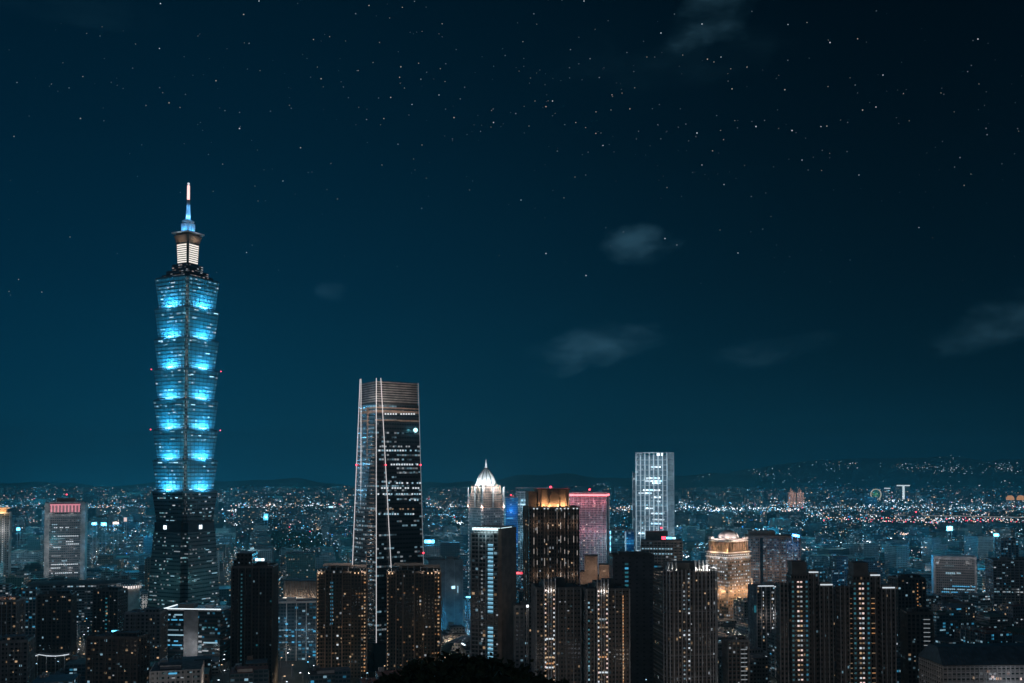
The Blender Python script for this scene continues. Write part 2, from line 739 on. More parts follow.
def road_strip(p, q, width, z=.05, mat='asphalt', name='road'):
    p, q = Vector((p[0], p[1], 0)), Vector((q[0], q[1], 0))
    n = Vector((-(q - p).y, (q - p).x, 0)).normalized() * width / 2
    b = MB()
    b.quad((*(p + n).xy, z), (*(p - n).xy, z), (*(q - n).xy, z), (*(q + n).xy, z))
    o = b.build(name, mat)
    o['kind'] = 'structure'
    return o


# ------------------------------------------------------------------ the supertall pagoda-like tower
def supertall():
    D = 1100.0
    cx = W(184.3, 560, D)[0]
    toc = math.atan2(-D, -cx)             # direction towards the view point
    yaw = toc + R(45)                     # local corner (-1,-1)/sqrt2 has the angle 225 deg
    yaw = toc - R(225)
    root = empty('supertall_tower', 'tallest tower, stacked flared glass segments washed in blue under a lit spire', 'skyscraper', (cx, D, 0), yaw)
    FOOT.append((cx, D, 55))
    HERO.append((145, 221, D - 40, 598, 182))
    LAND.append(('the tall blue tower', 184, 560, D))
    Z = lambda py: W(184, py, D)[1]

    def plan(h, n):
        # square with a square notch cut out of each corner
        return [(-h, -h + n), (-h + n, -h + n), (-h + n, -h), (h - n, -h), (h - n, -h + n), (h, -h + n), (h, h - n), (h - n, h - n), (h - n, h), (-h + n, h), (-h + n, h - n), (-h, h - n)]

    mpod = facade('pod_glass', (.16, .36, .42, 1), .9, .38, .20, COOL, WHITE, .50, glass=(.10, .32, .40, 1), floorcor=.85, rough=.55, glossy=.45, cmix=.4)
    mcorner = facade('corner_stack', (.26, .24, .23, 1), .7, .5, .42, (1, .72, .5, 1), WHITE, .30, floorcor=.2)
    mbase = facade('base_glass', (.10, .15, .16, 1), .9, .35, .17, (.35, .75, .85, 1), WHITE, .42, glass=(.02, .045, .055, 1), floorcor=.85, rough=.5)
    bots = [521.5, 491, 460.5, 430.5, 401, 371, 341, 311]
    tops = [491, 460.5, 430.5, 401, 371, 341, 311, 281]
    for i, (pb, pt) in enumerate(zip(bots, tops)):
        z0, z1 = Z(pb), Z(pt)
        hb, ht, n = 22.6, 25.8, 3.9
        b = MB()
        b.prism(plan(hb, n), z0, z1 - 1.2, 0, top=plan(ht, n), cap=1, bay=2.7, storey=4.1)
        seg = b.build('tower_segment', [mpod if i else mbase, 'glass_teal'], root)
        # overhanging rim
        b = MB()
        b.prism(plan(ht + .5, n), z1 - 1.2, z1 - .2, 0, cap=0, u0=0)
        b.prism(plan(ht - .6, n), z1 - .2, z1 + .9, 0, cap=0, u0=0)
        b.build('rim', 'glass_teal', seg)
        # dark machine band under each segment
        b = MB()
        b.prism(plan(hb + .25, n), z0 + .1, z0 + 2.4, 0, cap=0, u0=0)
        b.build('louvre_band', 'dark_metal', seg)
        # the corner strips in the notches, with warm lights
        for sx in (-1, 1):
            for sy in (-1, 1):
                b = MB()
                c0, c1 = hb - n + .6, ht - n + .6
                p0 = rect(3.0, 3.0, sx * c0, sy * c0)
                p1 = rect(3.0, 3.0, sx * c1, sy * c1)
                b.prism(p0, z0, z1 - 1.2, 0, top=p1, cap=0, bay=1.7, storey=4.1)
                b.build('corner_strip', mcorner, seg)
        # the floor edges
        b = MB()
        for fl in range(1, 8):
            tt = fl / 8
            zf = z0 + (z1 - 1.2 - z0) * tt
            hf = hb + (ht - hb) * tt
            b.prism(plan(hf + .28, n), zf - .35, zf + .35, 0, cap=0, u0=0)
        b.build('floor_edge', 'glass_teal', seg)
        # thin fins following the outward lean
        b = MB()
        for k in range(4):
            a = k * math.pi / 2
            for j in range(-3, 4):
                u = j * 6.2
                p = rot(u * (hb - n) / (ht - n) * .98, -hb - .15, a)
                q = rot(u, -ht - .15, a)
                b.bar((*p, z0), (*q, z1 - 1.2), .16, 0, 4)
        b.build('mullion', 'glass_teal', seg)
        # bright rows of panes
        if True:
            for k in (0, 3, 1):
                a = k * math.pi / 2
                for _ in range(5 if k != 1 else 2):
                    fl = random.choice([0, 2, 3, 4, 5, 6, 7])
                    t = (fl * 4.1 + 2.2) / (z1 - z0)
                    h = hb + (ht - hb) * t
                    u = random.uniform(-h + n + 3, h - n - 3)
                    x, y = rot(u, -h - .1, a)
                    pane('window', seg, x, y, z0 + fl * 4.1 + 2.2, random.choice([2.2, 3.5, 6]), .4, .8, random.choice(['lit_white', 'lit_cool', 'lit_cool', 'lit_cool_hot']), a)
        # flood lights on the ledge in the middle of each face, and their light on the glass
        if i:
            for k in range(4):
                a = k * math.pi / 2
                x, y = rot(0, -hb - 1.9, a)
                bl = MB()
                for dx in (-4.2, -1.4, 1.4, 4.2):
                    bl.box(dx, 0, 0, 1.5, .8, .7, 1)
                    bl.box(dx, 0, -.5, 1.7, 1.0, .5, 0)
                f = bl.build('floodlight', ['dark_metal', 'lit_cyan_hot'], seg, (x, y, z0 + 1.4), a)
                if k in (0, 3, 1):
                    kk = 1.0 if k != 1 else .25
                    for dx, en in ((-8, 2200), (0, 9000), (8, 2200)):
                        x2, y2 = rot(dx, -hb - 4.2, a)
                        lamp(seg, (x2, y2, z0 + 2.6), en * kk * (1.7 if dx == 0 else 1.3) * random.uniform(.7, 1.2), (.14, .58, 1.0), .8)
                    x2, y2 = rot(0, -hb - 15, a)
                    lamp(seg, (x2, y2, z0 + 2.0), 19000 * kk, (.02, .50, .80), 2, spot=130, direction=(-x2 * .035, -y2 * .035, 1.0))  # added wide fill spot floating off the face, spreads the blue wash
            for en, ff, zz in ((2600, 7, 5), (1500, 7, 20)):
                lamp(seg, (-hb - ff, -hb - ff, z0 + zz), en, (.30, .70, .90), 1)  # added fill lamps before the view-side corner, brightening its dark notch
            for sx, sy in ((-1, 1), (1, -1)):
                if i in (4, 2):
                    b = MB()
                    b.lathe([(.2, 0), (.55, .4), (.55, .9), (.2, 1.3)], 8)
                    b.build('beacon_light', 'lit_red_hot', seg, (sx * (ht), sy * (ht), z1))
    # tapering base
    z0, z1 = 0, Z(521.5) - .2
    b = MB()
    b.prism(plan(31.5, 6), z0, z1 - 10, 0, top=plan(25.4, 5.4), cap=1, bay=2.7, storey=4.2)
    base = b.build('base', [mbase, 'roofing'], root)
    b = MB()
    b.prism(plan(24.6, 5.2), z1 - 10.2, z1, 0, cap=0, u0=0, bay=2.7)
    b.build('belt', 'dark_metal', base)
    for k in range(4):
        a = k * math.pi / 2
        x, y = rot(2.6 if k == 1 else -2.6, -25.3, a)
        b = MB()
        # round medallion with a square glowing heart
        ring = [(math.cos(t * math.pi / 12) * 4.6, math.sin(t * math.pi / 12) * 4.6) for t in range(24)]
        i0 = len(b.v)
        for yy in (-.4, .4):
            b.v += [(p[0], yy, p[1]) for p in ring]
        b.face([i0 + j for j in range(24)], 0)
        for j in range(24):
            j2 = (j + 1) % 24
            b.face((i0 + j, i0 + 24 + j, i0 + 24 + j2, i0 + j2), 0)
        b.box(0, -.45, -2.1, 4.2, .5, 4.2, 1)
        b.build('medallion', ['glass_teal', 'lit_white_hot'], base, (x, y, z1 - 5), a)
        for zz in (26, 48, 70, 92):
            h = 31.5 - (31.5 - 25.4) * zz / (z1 - 10)
            for _ in range(3):
                u = random.uniform(-h + 7, h - 7)
                xx, yy = rot(u, -h - .05, a)
                pane('window', base, xx, yy, zz + random.choice([0, 4.2, 8.4, -4.2]) * 1.0, random.choice([3, 5, 8]), .5, .8, random.choice(['lit_white_dim', 'lit_cool_dim', 'lit_cool', 'lit_teal']), a)
    for k in (3, 0, 1):
        a = k * math.pi / 2
        for zz in (20, 70):
            x, y = rot(0, -52, a)
            lamp(base, (x, y, zz), 4500, (.25, .75, .85), 2)
    # stepped top
    b = MB()
    b.prism(plan(21, 4), Z(281) + .2, Z(277.5), 0, cap=0, bay=3, storey=3)
    b.prism(plan(17.2, 3), Z(277.5), Z(273), 0, cap=0, bay=3, storey=3)
    b.prism(plan(12.5, 2), Z(273), Z(266), 0, cap=0, bay=3, storey=3)
    st = b.build('top_stage', facade('top_stage', (.05, .05, .055, 1), .9, .4, .5, WHITE, (1, .8, .75, 1), .4, floorcor=.7), root)
    b = MB()
    b.prism(plan(21.5, 4), Z(281) + .4, Z(281) + 1.5, 0, cap=0, u0=0)
    b.build('cornice_light', glow('cornice_pink', (1, .72, .68, 1), .45), st)
    # crown box with the lit slats
    zc0, zc1 = Z(264.5), Z(244.5)
    b = MB()
    b.prism(plan(8.1, 1.0), Z(266), zc1 + 1, 0, top=plan(9.1, 1.0), cap=0, u0=0)
    cr = b.build('crown', 'dark_metal', root)
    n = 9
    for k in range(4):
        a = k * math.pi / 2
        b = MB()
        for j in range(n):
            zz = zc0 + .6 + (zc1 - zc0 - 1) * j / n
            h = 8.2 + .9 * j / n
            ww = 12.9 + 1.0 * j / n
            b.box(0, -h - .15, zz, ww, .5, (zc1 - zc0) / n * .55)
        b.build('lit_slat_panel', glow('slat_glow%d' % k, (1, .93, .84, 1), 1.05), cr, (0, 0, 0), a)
    b = MB()
    b.prism(plan(9.3, 1.2), zc1 + 1, Z(237), 0, top=plan(11.2, 1.5), cap=0, u0=0)
    b.prism(plan(9.5, 1.4), Z(237), Z(234.8), 0, cap=0, u0=0)
    b.build('crown_flare', 'brown_stone', cr)
    b = MB()
    b.prism(plan(13.0, 1.2), Z(234.8), Z(233.6), 0, cap=0, u0=0)
    b.build('roof_slab', 'pale', cr)
    for sx, sy in ((-1, 0), (0, -1)):
        lamp(cr, (sx * 14, sy * 14, Z(243)), 700, (1, .78, .55), .5)
        lamp(cr, (sx * 17, sy * 17, Z(231)), 900, (.7, .85, 1), .5)
    # spire
    sp = MB()
    sp.prism(rect(10.5, 10.5), Z(233.6), Z(224), 0, cap=0, u0=0)
    for k in range(8):
        t = k * math.pi / 4
        sp.box(5.6 * math.cos(t), 5.6 * math.sin(t), Z(233.6), .7, .7, 9.5)
    sp.lathe([(4.8, Z(224)), (6.6, Z(222.6)), (6.6, Z(221.4)), (5.2, Z(220.9))], 16)
    sp.lathe([(2.6, Z(220.9)), (2.5, Z(215)), (1.9, Z(207)), (1.7, Z(200))], 16)
    sp.build('spire', 'white_paint', root)
    b = MB()
    b.lathe([(1.45, Z(200)), (1.55, Z(199)), (1.45, Z(186)), (1.2, Z(185.6))], 12)
    b.build('lit_mast', glow('mast_glow', (1, .58, .54, 1), 1.7), root)
    b = MB()
    b.lathe([(.6, Z(185.6)), (.6, Z(184.6)), (1.25, Z(184.4)), (1.25, Z(183.2)), (.3, Z(182.6))], 10)
    b.build('spire_tip', 'lit_white', root)
    for k in range(4):
        t = k * math.pi / 2
        lamp(root, (9 * math.cos(t), 9 * math.sin(t), Z(231)), 1900, (.04, .42, 1), .4)
        lamp(root, (4.6 * math.cos(t), 4.6 * math.sin(t), Z(218)), 2600, (.12, .50, 1), .4)
        lamp(root, (5.0 * math.cos(t), 5.0 * math.sin(t), Z(208)), 900, (.10, .45, 1), .4)


supertall()


# ------------------------------------------------------------------ leaning-line glass tower
def lined_tower():
    D = 950.0
    base = W(389, 600, D)[0]
    root = empty('tapered_office_tower', 'tall dark glass tower with white light lines and a slatted crown', 'skyscraper', (base, D, 0))
    FOOT.append((base, D, 50))
    HERO.append((351, 425, D - 30, 655, 380))
    LAND.append(('the line-lit glass tower', 388, 560, D))
    loc = Vector((base, D, 0))

    def L(px, py, DD):
        return PT(px, py, DD) - loc

    yt, yb = 382.0, 668.0
    fr = lambda a, b, py: a + (b - a) * (py - yt) / (565 - yt)
    left = lambda py: fr(360.0, 352.4, py)
    right = lambda py: fr(418.2, 423.6, py)
    mg = facade('tower_glass', (.035, .05, .065, 1), .86, .4, .36, COOL, WHITE, .33, glass=(.015, .025, .035, 1), floorcor=.95, rough=.35, glossy=.15, cmix=.4, power=1.5)
    DA, DB, DC, DE = 968, 935, 962, 1000

    def ring(py):
        return [L(left(py), py, DA), L(376.3, py, DB), L(right(py), py, DC), L(398, py, DE)]

    def skin(py0, py1, mat, name, storey=4.2, bay=3.0, grow=0.0, parent=root):
        b = MB()
        lo, hi = ring(py0), ring(py1)
        z0, z1 = W(388, py0, D)[1], W(388, py1, D)[1]
        for q in (lo, hi):
            c = sum(q, Vector()) / 4
            for j in range(4):
                dv = (q[j] - c).xy.normalized() * grow
                q[j].x += dv.x
                q[j].y += dv.y
        for j in range(4):
            lo[j].z, hi[j].z = z0, z1
        b.v = [tuple(p) for p in lo + hi]
        nv = max(1, round((z1 - z0) / storey))
        for j in range(4):
            j2 = (j + 1) % 4
            nu = max(1, round((lo[j2] - lo[j]).xy.length / bay))
            b.face((j, j2, 4 + j2, 4 + j), 0, [(j * 40, 0), (j * 40 + nu, 0), (j * 40 + nu, nv), (j * 40, nv)])
        b.face((4, 5, 6, 7), 1)
        return b.build(name, [mat, 'roofing'], parent)

    z_ = lambda py: W(388, py, D)[1]
    # ground to crown
    skin(yb + 2, 404.6, mg, 'wall')
    skin(404.5, 382, 'dark_metal', 'crown_core', grow=-1.5)
    # slats of the crown screen
    b = MB()
    for j in range(9):
        py = 402.5 - j * 2.35
        lo = ring(py)
        zz = z_(py)
        pts = []
        for p in lo:
            pts.append((p.x, p.y))
        b.prism(pts, zz, zz + 1.15, 0, cap=0, u0=0)
    b.build('crown_screen', 'concrete', root)
    for (px, DD, e) in ((398, 915, 9500), (365, 930, 4500), (414, 925, 7500), (382, 915, 6000)):
        p = L(px, 399, DD)
        lamp(root, p, e * .9, (1, .86, .76), 1.0)
    # lit bands below the crown
    for py, hh, m in ((409, 1.2, 'tan'), (413.2, 2.4, 'tan'), (421.5, 1.6, 'tan')):
        lo = ring(py)
        b = MB()
        b.prism([(p.x * 1.0, p.y - .6) for p in lo], z_(py), z_(py) + hh, 0, cap=0, u0=0)
        b.build('sky_terrace', m, root)
    # panes on the wide face
    def facept(px, py, out=.6):
        # on the plane between corner B and C
        b0, c0 = L(376.3, py, DB), L(right(py), py, DC)
        k = (px - 376.3) / (right(py) - 376.3)
        p = b0.lerp(c0, k)
        nrm = Vector(((c0 - b0).y, -(c0 - b0).x, 0)).normalized()
        return p + nrm * out, math.atan2((c0 - b0).y, (c0 - b0).x)

    cnt = 0
    rows = [(414, .9, 'lit_white', 384, 414), (446.5, .35, 'lit_white_dim', 379, 418), (450.5, .8, 'lit_cool', 378, 419), (464.5, .8, 'lit_white', 390, 419), (472, .35, 'lit_cool_dim', 379, 420),
            (483, .65, 'lit_cool', 385, 420), (488, .8, 'lit_white', 378, 420), (494, .8, 'lit_cool', 377, 420), (500, .25, 'lit_cool', 385, 420), (509, .5, 'lit_warm_dim', 378, 420), (514, .85, 'lit_cool', 378, 421),
            (535, .5, 'lit_cool_dim', 378, 421), (541, .7, 'lit_cool', 378, 421), (547, .5, 'lit_cool_dim', 378, 422), (553, .6, 'lit_cool', 380, 422), (559, .7, 'lit_cool_dim', 378, 422)]
    for py, p, m, a, c in rows:
        px = a + 1.0
        while px < c:
            if random.random() < p and cnt < 99:
                q, ang = facept(px, py)
                pane('window', root, q.x, q.y, q.z, 1.6, .3, 1.5, random.choice([m, m, 'lit_white' if 'dim' not in m else m]), ang)
                cnt += 1
            px += 2.6
    # white light lines
    def line(pts, r=.32, mat='line_glow'):
        b = MB()
        for p, q in zip(pts[:-1], pts[1:]):
            b.bar(p, q, r, 0, 6)
        b.build('light_line', mat, root)

    glow('line_glow', (.93, .90, .92, 1), .75)
    glow('line_glow_dim', (.75, .85, .95, 1), .22)
    line([L(left(380), 379, DA - 1), L(left(570), 570, DA - 1), L(left(640), 640, DA - 1)])
    A = lambda py, k: L(left(py), py, DA).lerp(L(376.3, py, DB), k) + Vector((-.5, -.7, 0))
    line([A(py, (361.7 - left(py)) / (376.3 - left(py))) for py in (379, 420, 460, 500, 540, 580, 620, 660)], .36)
    line([L(376.3, 378, DB - 1), L(376.3, 664, DB - 1)], .34)
    q0, q1 = facept(380.2, 378, 1)[0], facept(390.8, 575, 1)[0]
    line([q0, q1], .36)
    line([L(right(383), 383, DC - 1), L(right(575), 575, DC - 1)], .3, 'line_glow_dim')
    # balconies of the recessed core on the narrow face
    b = MB()
    py = 425
    while py < 655:
        p, q = A(py, .50), A(py, .93)
        b.bar(p + Vector((0, -.4, 0)), q + Vector((0, -.4, 0)), .33, 0, 4)
        py += 4.1
    b.build('balcony_rail', 'tan', root)
    b = MB()
    b.bar(A(408, .56), A(655, .66), .8, 0, 4)
    b.build('service_shaft', 'tan', root)
    for py in (420, 450, 480, 510, 540, 570, 600):
        lamp(root, A(py, .62) + Vector((-11, -11, 0)), 3600, (1, .88, .8), .6)
    k = 0
    for py in np.arange(432, 640, 4.1):
        for kk in (.8, .2):
            if random.random() < .42 and k < 70:
                p = A(py, kk) + Vector((0, -.3, 0))
                pane('side_window', root, p.x, p.y, p.z, 1.7, .4, .9, random.choice(['lit_cool', 'lit_white_dim', 'lit_cool_dim']), R(-60))
                k += 1
    # round glowing emblem, aircraft warning lights
    q, ang = facept(415, 430.2, .8)
    b = MB()
    ringp = [(math.cos(t * math.pi / 10) * 2.1, math.sin(t * math.pi / 10) * 2.1) for t in range(20)]
    b.v = [(p[0], -.3, p[1]) for p in ringp] + [(p[0], .3, p[1]) for p in ringp]
    b.face(range(20))
    for j in range(20):
        b.face((j, 20 + j, 20 + (j + 1) % 20, (j + 1) % 20))
    b.build('round_emblem', glow('emblem', (.45, .95, 1, 1), 2.2), root, q, ang)
    lamp(root, q + Vector((0, -6, 0)), 900, (.2, .8, 1), 1)
    for p in (L(left(465) - .3, 465, DA - 2), facept(384.8, 465, 1.5)[0], L(right(465), 465, DC - 2), L(right(553) + .2, 553, DC - 2)):
        b = MB()
        b.lathe([(.2, -.8), (.8, -.3), (.8, .4), (.2, .9)], 8)
        b.build('beacon_light', 'lit_red_hot', root, p)
    # podium
    b = MB()
    b.prism([(q.x * 1.15, q.y * 1.2) for q in ring(650)], 0, W(388, 640, D)[1], 0, cap=1)
    b.build('podium', ['glass_dark', 'roofing'], root)


lined_tower()


# ------------------------------------------------------------------ domed tower
def domed_tower():
    t = Tower('domed_tower', 'tall stepped tower crowned by a white lit dome and needle finial', 'skyscraper', 468.5, 503.5, 500, 1500, 1.0, 34, 590, short='the domed tower')
    w = t.w
    z = t.zpy
    mA = facade('domed_wall', (.20, .22, .25, 1), .55, .5, .30, COOL, WHITE, .40, floorcor=.6)
    mB = facade('domed_tier', (.42, .28, .22, 1), .5, .45, .10, WARM, WHITE, .4, floorcor=.3)
    t.body(mA, z1=z(507), bay=3, storey=3.9)
    cut = [(507, .98), (500.5, .90), (493.5, .80), (487.5, .70)]
    for (p0, k), (p1, _) in zip(cut, cut[1:] + [(484.5, 0)]):
        t.body(mB, z(p0) + .02, z(p1), w * k, w * k, bay=3, storey=3.9, name='tier')
    for (p0, k) in cut:
        b = MB()
        b.box(0, 0, z(p0) - .6, w * k + 2.2, w * k + 2.2, 1.2)
        b.build('cornice', 'tan', t.root)
    r = w * .42
    pro = [(r, z(485.5)), (r * .95, z(483)), (r * .82, z(479)), (r * .62, z(475)), (r * .40, z(471.5)), (r * .20, z(469)), (1.2, z(467.8))]
    b = MB()
    b.lathe(pro, 24)
    dm = b.build('dome', 'white_paint', t.root)
    b = MB()
    for k in range(12):
        a = k * math.pi / 6
        for (r0, z0), (r1, z1) in zip(pro[:-1], pro[1:]):
            b.bar(((r0 + .3) * math.cos(a), (r0 + .3) * math.sin(a), z0), ((r1 + .3) * math.cos(a), (r1 + .3) * math.sin(a), z1), .45, 0, 4)
    b.build('dome_rib', 'dark_stone', dm)
    b = MB()
    b.lathe([(1.4, z(469)), (2.0, z(467.5)), (1.0, z(466)), (1.3, z(464.5)), (.5, z(462)), (.12, z(459))], 10)
    b.build('finial', 'lit_white', dm)
    for k in range(6):
        a = k * math.pi / 3 - 1.2
        lamp(t.root, ((r + 13) * math.cos(a), (r + 13) * math.sin(a), z(484)), 36000, (.86, .95, 1), .8)
    for sx, sy in ((-1, -1), (1, -1), (-1, 1), (1, 1)):
        lamp(t.root, (sx * w * .55, sy * w * .55, z(507)), 7000, (1, .62, .50), .6)
        b = MB()
        b.box(sx * w * .40, sy * w * .40, z(493), 1.6, 1.6, z(485) - z(493))
        b.build('corner_turret', 'tan', t.root)
    # dotted corner lights down the edges
    b_items = []
    for k in (0, 3):
        py = 503
        while py < 585:
            b_items.append((k, .03, z(py), 1.4, 1.4, 'lit_white_dim'))
            b_items.append((k, .97, z(py), 1.4, 1.4, 'lit_white_dim'))
            py += 3.6
    t.panes(b_items, 'edge_lamp', .8, .8)
    # recessed centre strip
    t.fins('pale', (0, 3), w / 2, z(507), z(487), 3, .8, 'centre_strip')


domed_tower()


# ------------------------------------------------------------------ tower with the glowing top edge and cyan stair strip
def cyan_strip_tower():
    t = Tower('apartment_tower', 'slender grid tower with a white glowing crown, cyan lit stair strip and bare brown flank', 'apartment tower', 471.5, 515, 526, 800, 1.05, -24, 662, short='the tower with the cyan strip')
    w, d = t.w, t.d
    m = facade('strip_tower_wall', (.16, .165, .17, 1), .74, .6, .06, COOL, WARM, .35, glass=(.02, .03, .035, 1), floorcor=.2)
    t.body(m, z1=t.H - 6, bay=3.2, storey=3.3)
    b = MB()
    b.prism(rect(1.2, d + .5, w / 2 + .4, 0), 0, t.H - 1, 0, cap=0, u0=0)
    b.prism(rect(3.2, 1.2, w / 2 - .6, -d / 2 - .4), 0, t.H - 1, 0, cap=0, u0=0)
    b.build('blank_flank', 'brown_stone', t.root)
    t.bands('concrete', 3.3, t.H - 8, 3.3, .45, .55, w=w * .98, name='floor_slab')
    t.fins('concrete', (0, 3), 6.2, 0, t.H - 5, .8, .75)
    # crown: two frames around a glowing band
    zt = t.H
    cc = MB()
    cc.box(0, 0, zt - 6, w * .96, d * .96, 1.0)
    cc.box(0, 0, zt - .6, w * .98, d * .98, .6)
    for u in range(9):
        cc.box(-w * .46 + u * w * .115, -d * .45, zt - 12, .5, .5, 12)
    cc.build('crown_frame', 'concrete', t.root)
    b = MB()
    b.box(-1.2, 0, zt - 2.9, w * .90, d * .94, 2.0)
    b.build('crown_light', glow('crown_cool', (.70, .95, 1, 1), 1.5), t.root)
    lamp(t.root, (0, -d / 2 - 5, zt - 6), 1500, (.6, .9, 1), 1)
    lamp(t.root, (-w / 2 - 5, 0, zt - 6), 900, (.6, .9, 1), 1)
    items = []
    zz = 8
    while zz < zt - 12:
        if not (zt - 78 < zz < zt - 70):
            items.append((0, .66, zz, 4.6, 1.1, 'stair_glow'))
            items.append((0, .66, zz - 1.2, 4.6, .9, 'stair_glow_dim'))
        zz += 3.3
    glow('stair_glow', (.30, .72, 1, 1), .75)
    glow('stair_glow_dim', (.12, .42, .62, 1), .45)
    t.panes(items, 'stair_window', .9, .5)
    t.panes(rnd_panes((0, 3), 7, 10, zt - 14, 3.3, 1.6, 1.2, .06, ['lit_white_dim', 'lit_warm', 'lit_cool_dim']), 'window', .3)
    t.panes([(0, .36, zz, 1.3, 1.2, 'lit_white_dim') for zz in np.arange(10, zt - 14, 3.3) if random.random() < .6], 'hall_window', .4)


cyan_strip_tower()


# ------------------------------------------------------------------ ornate brown tower with the amber crown
def ornate_tower():
    t = Tower('ornate_tower', 'tall dark brown tower with pinstripe column lights and an amber lit arched crown', 'apartment tower', 523, 579.5, 507.5, 900, .8, 8, 600, short='the amber crowned tower')
    w, d = t.w, t.d
    m = facade('ornate_wall', (.14, .105, .085, 1), .45, .6, .04, WHITE, WARM, .3, glass=(.015, .015, .018, 1), floorcor=.1)
    t.body(m, bay=2.6, storey=3.4)
    t.parapet('brown_stone')
    us = [.09, .155, .30, .37, .55, .62, .70, .77, .88, .95]
    (ox, oy), (ux, uy), (nx, ny), L, a = t.face(0)
    for k, uu in ((0, us), (3, [.2, .5, .8]), (1, [.3, .7])):
        (ox, oy), (ux, uy), (nx, ny), L, a = t.face(k)
        b = MB()
        for u in uu:
            b.box(ox + ux * u * L + nx * .5, oy + uy * u * L + ny * .5, 0, 1.0, 1.0, t.H + 1.5, 0, a)
        b.build('column', 'brown_stone', t.root)
    # glowing strips on the columns, the wash of lamps put in as emission
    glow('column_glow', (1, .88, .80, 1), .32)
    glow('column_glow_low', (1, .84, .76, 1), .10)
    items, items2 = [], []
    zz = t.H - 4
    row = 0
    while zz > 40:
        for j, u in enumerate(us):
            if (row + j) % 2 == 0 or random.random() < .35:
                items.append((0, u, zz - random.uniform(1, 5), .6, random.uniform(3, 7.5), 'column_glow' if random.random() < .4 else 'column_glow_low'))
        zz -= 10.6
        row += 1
    t.panes(items, 'column_wash', 1.25, .3)
    t.panes([(0, u, t.H - .3, 1.3, 1.0, 'lit_white') for u in us], 'edge_lamp', 1.4, .5)
    t.panes(rnd_panes((0, 3), 14, 30, t.H - 6, 3.4, 1.1, 1.2, .07, ['lit_white_dim', 'lit_cool_dim', 'lit_warm'], .2), 'window', .25)
    for kx in (-.38, -.12, .12, .38):
        lamp(t.root, (kx * w, -d / 2 - 4, t.H - 14), 260, (1, .78, .6), .4)
        lamp(t.root, (kx * w, -d / 2 - 4, t.H - 60), 260, (1, .78, .6), .4)
    # crown block, arched centre piece
    zc = t.zpy(489.5)
    cw = w * .62
    cx = .02 * w
    b = MB()
    b.prism(rect(cw, d * .55, cx, 0), t.H, zc, 0, cap=0, u0=0)
    cr = b.build('crown', 'tan', t.root)
    b = MB()
    for k in range(5):
        if k != 2:
            b.box(cx - cw / 2 + cw * (k + .5) / 5, -d * .275 - .7, t.H, 1.0, 1.0, zc - t.H)
    b.box(cx, -d * .275 - 1.0, t.H, cw * .30, 2.0, (zc - t.H) * .72)
    b.box(cx, -d * .275 - 1.0, t.H + (zc - t.H) * .72, cw * .18, 2.0, (zc - t.H) * .18)
    b.build('arched_bay', 'brown_stone', cr)
    b = MB()
    b.box(cx, 0, zc, cw + 2, d * .55 + 2, .9)
    b.build('cornice', 'brown_stone', cr)
    for k in range(5):
        lamp(cr, (cx - cw / 2 + cw * (k + .5) / 5 + (2 if k < 2 else -2 if k > 2 else 0), -d * .275 - 3.5, t.H + 1.6), 2600 if k != 2 else 500, (1, .60, .30), .4)
    b = MB()
    b.prism(rect(w * .16, d * .5, -w * .40, 0), t.H, t.H + (zc - t.H) * .9, 0, cap=0, u0=0)
    b.build('wing', 'brown_stone', cr)
    t.beacon(cx - cw * .42, -2, zc + 2.2)
    t.beacon(cx + cw * .46, -2, zc + 2.2)


ornate_tower()


# ------------------------------------------------------------------ red lit tower behind it
def red_tower():
    t = Tower('office_tower', 'broad office tower lit rose red with a glowing red roof edge', 'office tower', 570, 609, 493, 1600, .7, -12, 560, short='the red office tower')
    m = facade('red_wall', (.34, .26, .28, 1), .62, .55, .22, (1, .45, .5, 1), (.6, .55, .8, 1), .34, glass=(.05, .03, .06, 1), floorcor=.2, power=1, dim=.012)
    t.body(m, bay=3.2, storey=3.7)
    t.fins('pale', (0, 1, 3), 6.4, 0, t.H, .9, .5)
    b = MB()
    b.box(0, 0, t.H, t.w + 2, t.d + 2, 1.4)
    b.build('roof_edge', 'pale', t.root)
    b = MB()
    b.box(0, 0, t.H - 4.4, t.w + 1.8, t.d + 1.8, 3.0)
    b.build('roof_light', glow('red_edge', (1, .16, .18, 1), 3.0), t.root)
    for kx in (-.45, -.15, .15, .45):
        lamp(t.root, (kx * t.w, -t.d / 2 - 9, t.H - 14), 4600, (1, .30, .36), 2)
        lamp(t.root, (kx * t.w, -t.d / 2 - 12, t.H - 60), 3200, (.98, .34, .44), 2)
    t.panes(rnd_panes((0,), 12, 40, t.H - 10, 3.7, 2.0, 1.3, .10, ['lit_pink', 'lit_white_dim', 'lit_warm']), 'window', .3)
    t.panes([(1, .97, zz, .9, 3, 'lit_white_dim') for zz in np.arange(90, t.H - 6, 4)], 'edge_lamp', .6)
    t.beacon(-t.w * .48, 0, t.H + 5, 1.5)
    t.beacon(0, 0, t.H + 6, 1.5)
    t.beacon(t.w * .46, 0, t.H + 5, 1.5)


red_tower()


